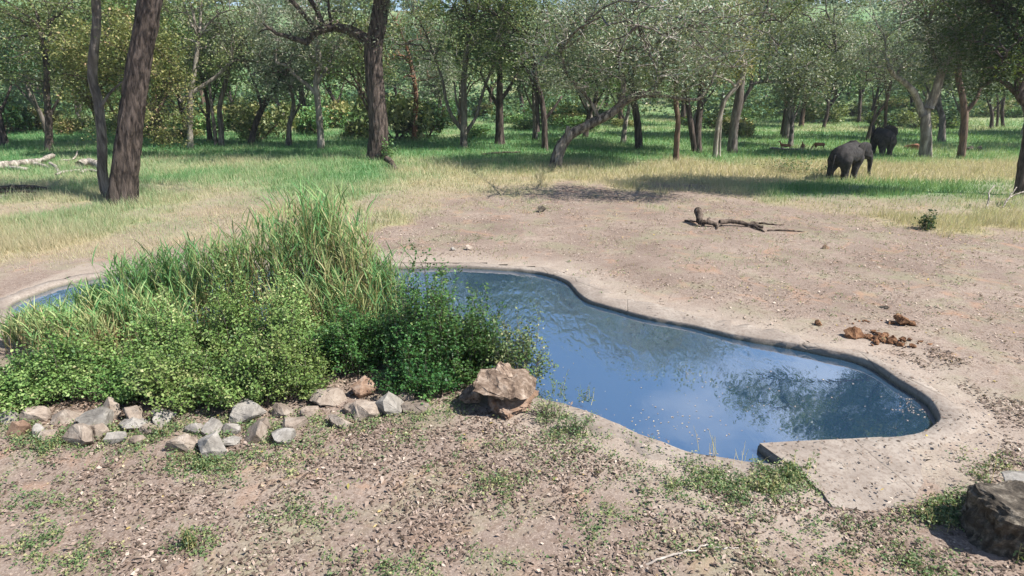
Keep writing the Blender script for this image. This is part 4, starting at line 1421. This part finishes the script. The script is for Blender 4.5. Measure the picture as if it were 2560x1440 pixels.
deadwood('fallen_log', 'short dark stub of wood below the huge arching-limbed trunk', [(7, 5, [(968, 412, .30), (978, 416, .2), (990, 426, 0)])], 'deadwood_dark', 65)
deadwood('fallen_log', 'thin dark fallen branch in the grass past the vase-shaped tree', [(3, 2, [(1205, 388, 0), (1250, 386, .1), (1300, 384, .1)])], 'deadwood_dark', 66)
deadwood('fallen_log', 'thin pale fallen branch lying behind the small antelopes', [(3, 2, [(1925, 373, .05), (1960, 376, .1), (2000, 376, .05)])], 'deadwood', 67)
deadwood('dead_sapling', 'thin bare dead stick curving up from dry grass', [(2.2, 1.2, [(2465, 525, 0), (2466, 521, .45), (2464, 518, .7), (2474, 514, .95)])], 'deadwood', 68)
deadwood('dead_sapling', 'bare forked dead branch beside the tree at the view edge', [(2.4, 1.2, [(2505, 522, 0), (2515, 518, .35), (2530, 510, .75)]), (2, 1, [(2518, 515, .4), (2545, 512, .55), (2565, 508, .6)])], 'deadwood', 69)
deadwood('stick', 'long thin pale stick lying across the near leaf litter', [(3, 1.8, [(1598, 1420, 0), (1670, 1400, .03), (1740, 1378, .03), (1782, 1364, .0)]), (2, 1.2, [(1770, 1366, .01), (1810, 1374, 0), (1850, 1372, 0)])], 'twig_pale', 70)


# ------------------------------------------------------------------ shrubs
def shrub(label, px, py, r_, h_, leafm, seed, shoots=90, per=70, leaf=.06, stem='twig_dark', name='shrub', spread=.06, grp='shrubs on the pond bank', dep=.85):
    """arching leafy shoots from a broad foot: uneven outline, gaps and hollows"""
    rg = np.random.default_rng(seed)
    g = at(px, py)
    org = np.array([g[0], g[1], gh(g[0], g[1])])
    root = empty(name, org, label, 'shrub', grp)
    tb = Tubes()
    C = []
    lump = rg.uniform(0, 40)
    for k in range(shoots):
        a_, u = rg.uniform(0, 6.28), rg.random() ** .6
        fx, fy = math.cos(a_) * u, math.sin(a_) * u * dep
        b = np.array([fx * r_ * .55 + rg.normal(0, .04), fy * r_ * .55 + rg.normal(0, .04), -.03])
        hh = h_ * (1 - .5 * u * u) * (.42 + 1.15 * float(vnoise(fx * 1.6 + lump, fy * 1.6, 1.0))) * (rg.uniform(.5, 1.1) if rg.random() < .88 else rg.uniform(1.1, 1.5))
        tip = np.array([fx * r_, fy * r_, max(hh, .08)]) + rg.normal(0, .10, 3) * [1, 1, .4]
        P = curve_between(b, tip, rg.uniform(.05, .3), 6, rg, .10)
        tb.add(P, np.linspace(.008, .0025, 6), 3, cap=False)
        m = int(per * rg.uniform(.5, 1.4) * (.5 + .6 * np.linalg.norm(tip - b)))
        t = (.15 + .85 * rg.random(m) ** .75) * 4.999
        i0 = t.astype(int)
        C.append(P[i0] + (P[i0 + 1] - P[i0]) * (t - i0)[:, None] + rg.normal(0, spread, (m, 3)))
    C = np.concatenate(C)
    C = C[C[:, 2] > .03]
    L = leaf * (.45 + 1.3 * rg.beta(1.4, 2.2, len(C)))
    clump = fnoise(C[:, 0] + C[:, 2] * .7, C[:, 1] + C[:, 2] * .6, 2.2, lump)
    V, F, T = leaf_quads(C, L, L * .62, rg, .8, .1, np.clip(clump * .9 + rg.normal(0, .2, len(C)), 0, 1))
    tag(obj('stems', tb.mesh('stems'), M[stem], root), kind='stuff')
    obj('foliage', mesh_np('foliage', V, F, T), M[leafm], root)
    return root


SHR = [(30, 1012, .9, .60, 's', 'low light green shrub at the left view edge by the stones'), (165, 985, .95, .80, 's', 'bright green shrub behind the orange-brown stone'),
       (315, 985, .95, .85, 's', 'bright green shrub right behind the upright pointed stone'), (470, 1000, 1.0, .95, 's', 'bright green shrub behind the middle gap of the stone row'),
       (620, 1000, .95, .95, 's', 'bright green shrub spilling over the whitish angular slab'), (730, 985, .75, 1.0, 's', 'bright green shrub ending the row beside the dark hollow'),
       (255, 940, 1.05, .62, 's', 'second-row green shrub in front of the brown reeds'), (420, 920, 1.1, .95, 's', 'tall green shrub in the middle of the bank'),
       (580, 905, 1.15, 1.12, 's', 'tallest leafy shrub below the yellow reeds'), (745, 905, 1.05, 1.10, 's', 'tall green shrub between yellow reeds and dark hollow'),
       (90, 955, 1.0, .50, 'b', 'dark leafed low shrub left of the brown reeds'),
       (880, 915, 1.0, 1.2, 'b', 'deep green bush above the rust-coloured stone'), (985, 890, 1.1, 1.1, 'b', 'deep green bush below the reed tips by the water'),
       (1110, 930, 1.15, 1.42, 'b', 'roundest darkest bush standing out against the water'), (1200, 945, .95, 1.15, 'b', 'deep green bush just behind the brown boulder'),
       (1290, 950, .72, 1.0, 'w', 'loose grey-green straggling bush overhanging the water'), (1050, 975, .85, .80, 'b', 'low tangled bush between the boulder and the rust-coloured stone')]
for k, (px, py, r_, h_, m_, lab) in enumerate(SHR):
    shrub(lab, px, py, r_, h_, {'s': 'shrub_leaf', 'b': 'bush_leaf', 'w': 'weed_leaf'}[m_], 500 + k, shoots=int(135 * r_), per=80 if m_ != 'w' else 45, leaf=.055)
shrub('low dark plant at the foot of the huge trunk', 966, 402, .8, 1.1, 'leaf_green', 540, 26, 16, .16, spread=.12, grp=None)
shrub('small round dark plant at the edge of bare ground', 2316, 574, .40, .55, 'leaf_dark', 541, 30, 24, .09, spread=.07, grp=None)
shrub('leafy weed thicket left of the sideways elephant', 1985, 432, 2.4, 1.0, 'weed_leaf', 542, 70, 12, .13, spread=.2, grp=None)
shrub('grey-green straggling weeds between the boulder and the rim', 1375, 1045, .40, .40, 'weed_leaf', 543, 40, 36, .035, spread=.04, grp=None)
shrub('sparse grey weeds on the rim beside the boulder', 1440, 1075, .34, .28, 'weed_leaf', 544, 30, 30, .03, spread=.04, grp=None)


# ------------------------------------------------------------------ reeds
def ribbon(P, wd, side):
    """flat blade along points P, half widths wd, side vectors"""
    a, b = P - side * wd[:, None], P + side * wd[:, None]
    n = len(P)
    V = np.empty((2 * n, 3))
    V[0::2], V[1::2] = a, b
    i = np.arange(n - 1) * 2
    return V, np.stack([i, i + 1, i + 3, i + 2], -1)


def reed_clump(label, px, py, rx, ry, cnt, hmin, hmax, dry, seed):
    rg = np.random.default_rng(seed)
    g = at(px, py)
    ins_ = bool(inside(OL, np.array([g[0]]), np.array([g[1]]))[0])
    org = np.array([g[0], g[1], 0.0])
    root = empty('reed_clump', org, label, 'reeds', 'reed clumps along the pond')
    xy_ = rg.normal(0, .5, (cnt, 2)) * [rx, ry]
    wet_ = inside(OL, g[0] + xy_[:, 0], g[1] + xy_[:, 1])
    st = Tubes()
    ST = []
    LV, LF, LT, nn = [], [], [], 0
    for k in range(cnt):
        x, y = xy_[k]
        z0 = -.5 if wet_[k] else -.05
        h = rg.uniform(hmin, hmax)
        ln = rg.normal(0, .10, 2)
        t = np.linspace(0, 1, 6)[:, None]
        P = np.array([x, y, z0]) + t * np.array([0, 0, h - z0]) + (t ** 2) * np.array([ln[0], ln[1], 0]) * h
        r0 = .009
        dr = np.clip(dry + rg.normal(0, .25), 0, 1)
        st.add(P, np.linspace(r0, .003, 6), 3, cap=False)
        ST.append(np.full(18, dr))
        for q in range(int(rg.integers(6, 11))):
            f = rg.uniform(.18, 1.0) ** .8
            b = P[0] + (P[-1] - P[0]) * f
            L = rg.uniform(.28, .6) * (.7 + .3 * h / 2)
            az = rg.uniform(0, 6.28)
            el = rg.uniform(1.0, 1.48)
            d = np.array([math.cos(az) * math.cos(el), math.sin(az) * math.cos(el), math.sin(el)])
            s = np.linspace(0, 1, 5)[:, None]
            Q = b + d * L * s + np.array([math.cos(az), math.sin(az), -.55]) * (s ** 2.4) * L * rg.uniform(.0, .38)
            sd_ = unit(np.cross(d, rg.normal(size=3)))
            v, f_ = ribbon(Q, np.array([.005, .010, .010, .007, .001]) * rg.uniform(.8, 1.3), sd_)
            LV.append(v); LF.append(f_ + nn); nn += len(v)
            LT.append(np.full(len(v), np.clip(dr * .75 + (1 - f) * .45 * dry + rg.normal(0, .12), 0, 1)))
    me = mesh_np('stalks', np.concatenate(st.V), np.concatenate(st.F), np.concatenate(ST))
    tag(obj('stalks', me, M['reed_stalk'], root), kind='stuff')
    tag(obj('leaves', mesh_np('leaves', np.concatenate(LV), np.concatenate(LF), np.concatenate(LT)), M['reed_leaf'], root), kind='stuff')


REEDS = [(110, 862, .8, .35, 80, .35, .75, .45, 'short reeds at the left tip of the pond'), (165, 890, .9, .35, 110, .55, 1.0, .75, 'dry brown short reeds at the foot of the left pond tip'),
         (275, 835, .7, .5, 90, .7, 1.15, .30, 'green reeds right of the visible left strip of water'), (390, 815, .8, .5, 100, 1.1, 1.7, .15, 'fresh green reeds with the leftmost high tips'),
         (370, 860, .9, .3, 80, .8, 1.25, .6, 'dry straw reeds below the fresh green reeds'),
         (500, 815, .8, .5, 95, 1.35, 1.9, .25, 'mixed green reeds in the middle of the reed bed'), (610, 815, .8, .5, 90, 1.5, 2.2, .45, 'yellowing reeds left of the tallest clump'),
         (720, 810, .7, .5, 90, 1.8, 2.6, .35, 'tall reeds with dark tufted tips beside the tallest clump'), (820, 800, .7, .5, 130, 2.2, 3.2, .40, 'tallest reed clump rising above the pond'),
         (890, 815, .6, .5, 90, 1.6, 2.6, .68, 'dry yellow reeds on the water side of the tallest clump'), (965, 815, .5, .4, 60, 1.2, 1.75, .35, 'last green reeds leaning over the open water'),
         (820, 860, 1.0, .3, 80, 1.0, 1.6, .6, 'lower straw reeds in front of the tallest clump')]
for k, (px, py, rx, ry, cnt_, h0, h1, dry, lab) in enumerate(REEDS):
    reed_clump(lab, px, py, rx, ry, int(cnt_ * 1.5), h0, h1, dry, 600 + k)


# ------------------------------------------------------------------ grass field
def gh_v(x, y):
    z = ground_h(x, y)
    nr = (np.abs(x) < 14) & (y < 27)
    d = polydist(OL, np.where(nr, x, 100), np.where(nr, y, 100))
    return np.where(nr, z * (.25 + .75 * smooth(0, 1.2, d)), z)


rg = np.random.default_rng(91)
N = 620000
px = rg.uniform(-560, 3120, N)
py = 262 + 420 * rg.random(N) ** 1.15
P = np.stack([(px - 1280) / FPX, CP + (720 - py) / FPX * SP, -SP + (720 - py) / FPX * CP], 1)
t_ = -CAM_H / P[:, 2]
X, Y = P[:, 0] * t_, P[:, 1] * t_
g_, gr = zones(X, Y)
tuf = fnoise(X, Y, 1.1, 33)
keep = rg.random(N) < g_ * smooth(.22, .55, tuf + .25 * g_) * .95 + .0
keep |= (rg.random(N) < .05 * smooth(.42, .6, fnoise(X, Y, .5, 83))) & (py < 690) & (py > 470)
X, Y, g_, gr, tuf, py = X[keep], Y[keep], g_[keep], gr[keep], tuf[keep], py[keep]
far_in = (np.abs(X) < 13) & (Y < 27)
bad = np.zeros(len(X), bool)
bad[far_in] = inside(OL, X[far_in], Y[far_in]) | (polydist(OL, X[far_in], Y[far_in]) < .7)
X, Y, g_, gr, tuf, py = X[~bad], Y[~bad], g_[~bad], gr[~bad], tuf[~bad], py[~bad]
n = len(X)
Z = gh_v(X, Y)
h = (.10 + .30 * g_ * tuf * 1.4) * rg.uniform(.45, 1.4, n)
h *= np.where(rg.random(n) < .04, 1.7, 1)
wd = np.maximum(.007, Y * .00042) * rg.uniform(.7, 1.5, n)
az = rg.uniform(0, 6.28, n)
sx, sy = np.cos(az), np.sin(az)
la = rg.uniform(0, 6.28, n)
ln = h * rg.uniform(.1, .7, n)
V = np.empty((n, 3, 3))
V[:, 0] = np.stack([X - sx * wd, Y - sy * wd, Z - .01], 1)
V[:, 1] = np.stack([X + sx * wd, Y + sy * wd, Z - .01], 1)
V[:, 2] = np.stack([X + np.cos(la) * ln, Y + np.sin(la) * ln, Z + h], 1)
tint = np.clip(gr * .9 + rg.normal(0, .16, n), 0, 1)
tag(obj('grass', mesh_np('grass', V.reshape(-1, 3), np.arange(n * 3).reshape(-1, 3), np.repeat(tint, 3)), M['grass']), 'straw and green grass covering the clearing', 'grass', kind='stuff')


# ------------------------------------------------------------------ leaf litter, ground cover, floating bits
def free(x, y, rim=.1):
    nr = (np.abs(x) < 15) & (y < 28)
    d = polydist(OL, np.where(nr, x, 100), np.where(nr, y, 100))
    ok = ~inside(OL, x, y) & (d > rim)
    return ok, d


def flat_leaves(x, y, z, L, W, rg, tint):
    n = len(x)
    az = rg.uniform(0, 6.28, n)
    d = np.stack([np.cos(az), np.sin(az), rg.normal(0, .28, n)], 1)
    wv = np.stack([-np.sin(az), np.cos(az), rg.normal(0, .30, n)], 1)
    curl = rg.uniform(-.1, .55, n)[:, None]
    up = np.array([0, 0, 1.0])
    C = np.stack([x, y, z], 1)
    V = np.stack([C - d * L[:, None] * .5, C + wv * W[:, None] * .5 + up * W[:, None] * curl, C + d * L[:, None] * .5, C - wv * W[:, None] * .5 + up * W[:, None] * curl], 1)
    lo = V[:, :, 2].min(1) - z
    V[:, :, 2] -= np.minimum(lo, 0)[:, None] - .004
    return V.reshape(-1, 3), np.arange(n * 4).reshape(n, 4), np.repeat(tint, 4)


rg = np.random.default_rng(93)
parts_ = []
for (x0, x1, y0, y1, N, pw, sz) in ((-9, 9.5, 4.6, 12.6, 125000, 1, 1.0), (-13, 24, 11.5, 33, 84000, .8, 1.05)):
    x, y = rg.uniform(x0, x1, N), rg.uniform(y0, y1, N)
    ok, d = free(x, y, .04)
    dens = smooth(.34, .60, fnoise(x, y, 1.3, 71) * .65 + fnoise(x, y, .3, 12) * .35)
    onrim = (d < .9) | inside(SLAB, x, y)
    dens = np.where(onrim, dens * .10, dens ** 1.5 * .98 + .03)
    g_, _ = zones(x, y)
    k = ok & (rg.random(N) < dens * (1 - .8 * g_))
    x, y, onr = x[k], y[k], onrim[k]
    z = np.where(onr, .05, gh_v(x, y) + .004)
    L = (.018 + .095 * rg.beta(1.3, 2.8, len(x))) * sz
    parts_.append(flat_leaves(x, y, z, L, L * rg.uniform(.3, .65, len(x)), rg, np.clip(rg.beta(1.5, 2.0, len(x)) if sz == 1.0 else rg.beta(2.6, 1.7, len(x)), 0, 1)))
V = np.concatenate([p[0] for p in parts_])
T = np.concatenate([p[2] for p in parts_])
tag(obj('leaf_litter', mesh_np('leaf_litter', V, np.arange(len(V)).reshape(-1, 4), T), M['litter']), 'dry brown leaf litter strewn over the bare ground', 'leaf litter', kind='stuff')

# tiny low weeds, uncountable
COVER = [(1900, 1195, 110, 36, 520), (1970, 1170, 60, 25, 420), (1750, 1225, 120, 36, 170), (110, 1085, 110, 30, 380), (480, 1095, 150, 30, 420), (1250, 1200, 60, 40, 130), (1450, 1090, 90, 40, 330), (1130, 1020, 80, 25, 260), (480, 1350, 40, 35, 60), (100, 1255, 90, 40, 150),
         (60, 1380, 80, 40, 120), (230, 1390, 60, 30, 80), (770, 1290, 60, 25, 90), (1080, 1130, 90, 30, 140), (1480, 1300, 90, 35, 80), (1900, 1330, 160, 50, 90), (2250, 1350, 120, 50, 110), (2350, 1270, 60, 35, 240),
         (2480, 1210, 90, 40, 200), (520, 1165, 50, 22, 160), (300, 1110, 200, 30, 380), (640, 1080, 100, 25, 220), (900, 1060, 90, 20, 160), (1700, 1400, 200, 40, 90), (2300, 1430, 150, 30, 110), (1050, 1420, 120, 30, 130),
         (1200, 595, 70, 12, 120), (2100, 560, 260, 25, 300), (1850, 640, 420, 50, 260), (2250, 720, 300, 60, 240), (1350, 525, 40, 6, 80), (700, 1150, 90, 30, 110)]
LV = []
for (cx, cyy, rx, ry, m) in COVER:
    for _ in range(m):
        q = at(cx + rg.normal(0, rx * 1.0), cyy + rg.normal(0, ry * .95))
        LV.append(q)
Q = np.array(LV)
ok, d = free(Q[:, 0], Q[:, 1], .12)
ok &= ~inside(SLAB, Q[:, 0], Q[:, 1])
ok &= fnoise(Q[:, 0], Q[:, 1], 1.8, 51) + rg.normal(0, .06, len(Q)) > .47
Q = Q[ok]
m = 12
C = np.repeat(Q, m, 0)
hz = rg.uniform(.005, .09, len(C)) * np.repeat(rg.uniform(.5, 1.5, len(Q)), m)
C = C + np.stack([rg.normal(0, .05, len(C)), rg.normal(0, .05, len(C)), hz], 1)
C[:, 2] += gh_v(C[:, 0], C[:, 1])
L = rg.uniform(.02, .055, len(C))
V, F, T = leaf_quads(C, L, L * rg.uniform(.3, .7, len(C)), rg, .5, -.2, np.clip(np.repeat(rg.random(len(Q)), m) * .8 + rg.normal(.1, .15, len(C)), 0, 1))
tag(obj('ground_cover', mesh_np('ground_cover', V, F, T), M['weed_leaf']), 'tiny green weeds sprouting through the leaf litter', 'weeds', kind='stuff')


# taller weeds that stand out singly
def weed(label, px, py, h_, cnt, seed, leafy=True, spread=.06, dry=.3):
    rg = np.random.default_rng(seed)
    g = at(px, py)
    root = empty('weed', (g[0], g[1], gh(g[0], g[1])), label, 'weed', 'single weeds in the near ground')
    st = Tubes()
    C, LV_, LF_, LT_, nn = [], [], [], [], 0
    T_ = []
    for k in range(cnt):
        b = np.array([rg.normal(0, spread), rg.normal(0, spread), -.02])
        tip = b + np.array([rg.normal(0, .18) * h_, rg.normal(0, .18) * h_, h_ * rg.uniform(.55, 1.0)])
        P = curve_between(b, tip, 0, 6, rg, .06)
        st.add(P, np.linspace(.005, .002, 6), 3, cap=False)
        T_.append(np.full(18, np.clip(dry + rg.normal(0, .2), 0, 1)))
        if leafy:
            f = rg.random(14)[:, None]
            C.append(P[0] + (P[-1] - P[0]) * f + rg.normal(0, .022, (14, 3)))
    tag(obj('stems', mesh_np('stems', np.concatenate(st.V), np.concatenate(st.F), np.concatenate(T_)), M['reed_stalk'], root), kind='stuff')
    if leafy:
        C = np.concatenate(C)
        C[:, 2] = np.abs(C[:, 2])
        L = rg.uniform(.03, .07, len(C))
        V, F, T = leaf_quads(C, L, L * .4, rg, .4, -.3, np.clip(rg.normal(dry, .25, len(C)), 0, 1))
        obj('foliage', mesh_np('foliage', V, F, T), M['weed_leaf'], root)


WEEDS = [('tall thin green weed standing on the concrete behind the dark block', 2470, 1228, .75, 3, True, .03, .4), ('upright grassy weed alone in the near litter at lower left', 480, 1362, .42, 14, True, .05, .4),
         ('leafy green weed on the edge of the concrete apron', 1985, 1185, .36, 16, True, .13, .45), ('bare grass stalks standing before the dark slab corner', 1775, 1138, .45, 7, False, .10, .6),
         ('thin grass stalks on the rim by the slab corner', 1850, 1150, .26, 8, False, .12, .7), ('yellow-green tufted weed below the leafy apron weed', 1925, 1225, .25, 20, True, .12, .75),
         ('bright green weed left of the dark block shadow', 2335, 1305, .24, 22, True, .12, .55), ('dry yellow weed behind the dark block', 2470, 1262, .25, 14, True, .08, .8),
         ('green weed beside the right face of the dark block', 2552, 1395, .34, 12, True, .08, .5), ('small weed tuft at the foot of the domed grey stone', 520, 1165, .2, 16, True, .10, .5),
         ('pale reed sprig at the water edge right of the boulder', 1465, 1000, .42, 6, True, .08, .3), ('grey-green sprig leaning over water above the rim', 1400, 985, .5, 8, True, .10, .3),
         ('weed tuft between stones under the whitish slab', 545, 1120, .25, 12, True, .08, .3), ('weed growing over the grey weed-fringed stone', 385, 1095, .3, 16, True, .12, .3),
         ('green weed clump before the blocky pale stone', 115, 1120, .24, 20, True, .14, .25), ('dry grass tuft beside the dark brown hump of rock', 1310, 533, .25, 26, False, .25, .8),
         ('straw tuft next to the small round dark plant', 2362, 592, .5, 26, False, .16, .9)]
for k, (lab, px, py, h_, cnt_, lf, sp_, dr) in enumerate(WEEDS):
    weed(lab, px, py, h_, cnt_, 700 + k, lf, sp_, dr)

# flecks floating on the pond
rg = np.random.default_rng(95)
pts = []
for (cx, cyy, rx, ry, m) in ((1650, 1060, 130, 45, 60), (2280, 1010, 35, 30, 70), (1800, 1000, 300, 70, 60), (1300, 800, 200, 90, 30)):
    for _ in range(m):
        pts.append(at(cx + rg.normal(0, rx * .6), cyy + rg.normal(0, ry * .6), WATER_Z))
Q = np.array(pts)
d = polydist(OL, Q[:, 0], Q[:, 1])
k = inside(OL, Q[:, 0], Q[:, 1]) & (d > .12)
Q = Q[k]
L = rg.uniform(.015, .05, len(Q))
V, F, T = flat_leaves(Q[:, 0], Q[:, 1], np.full(len(Q), WATER_Z), L, L * .6, rg, rg.uniform(.6, .95, len(Q)))
V[:, 2] = WATER_Z + .004 + (V[:, 2] - WATER_Z) * .25
tag(obj('floating_leaves', mesh_np('floating_leaves', V, F, T), M['litter']), 'pale dry flecks floating on the calm water', 'floating leaves', kind='stuff')

# ------------------------------------------------------------------ air between the camera and the far slope
def haze_box():
    bm = bmesh.new()
    bmesh.ops.create_cube(bm, size=1.0)
    me = bpy.data.meshes.new('haze')
    bm.to_mesh(me); bm.free()
    m = bpy.data.materials.new('thin haze')
    m.use_nodes = True
    t = m.node_tree
    t.nodes.remove(t.nodes['Principled BSDF'])
    v = t.nodes.new('ShaderNodeVolumePrincipled')
    v.inputs['Color'].default_value = (.86, .93, 1.0, 1)
    v.inputs['Density'].default_value = HAZE_DENSITY
    v.inputs['Anisotropy'].default_value = .3
    t.links.new(v.outputs[0], t.nodes['Material Output'].inputs['Volume'])
    o = obj('haze', me, m)
    o.location = (0, 670, 28)
    o.scale = (1900, 1500, 62)
    tag(o, 'thin pale air filling the clearing and woods', 'haze', kind='stuff')


HAZE_DENSITY = .0003
haze_box()
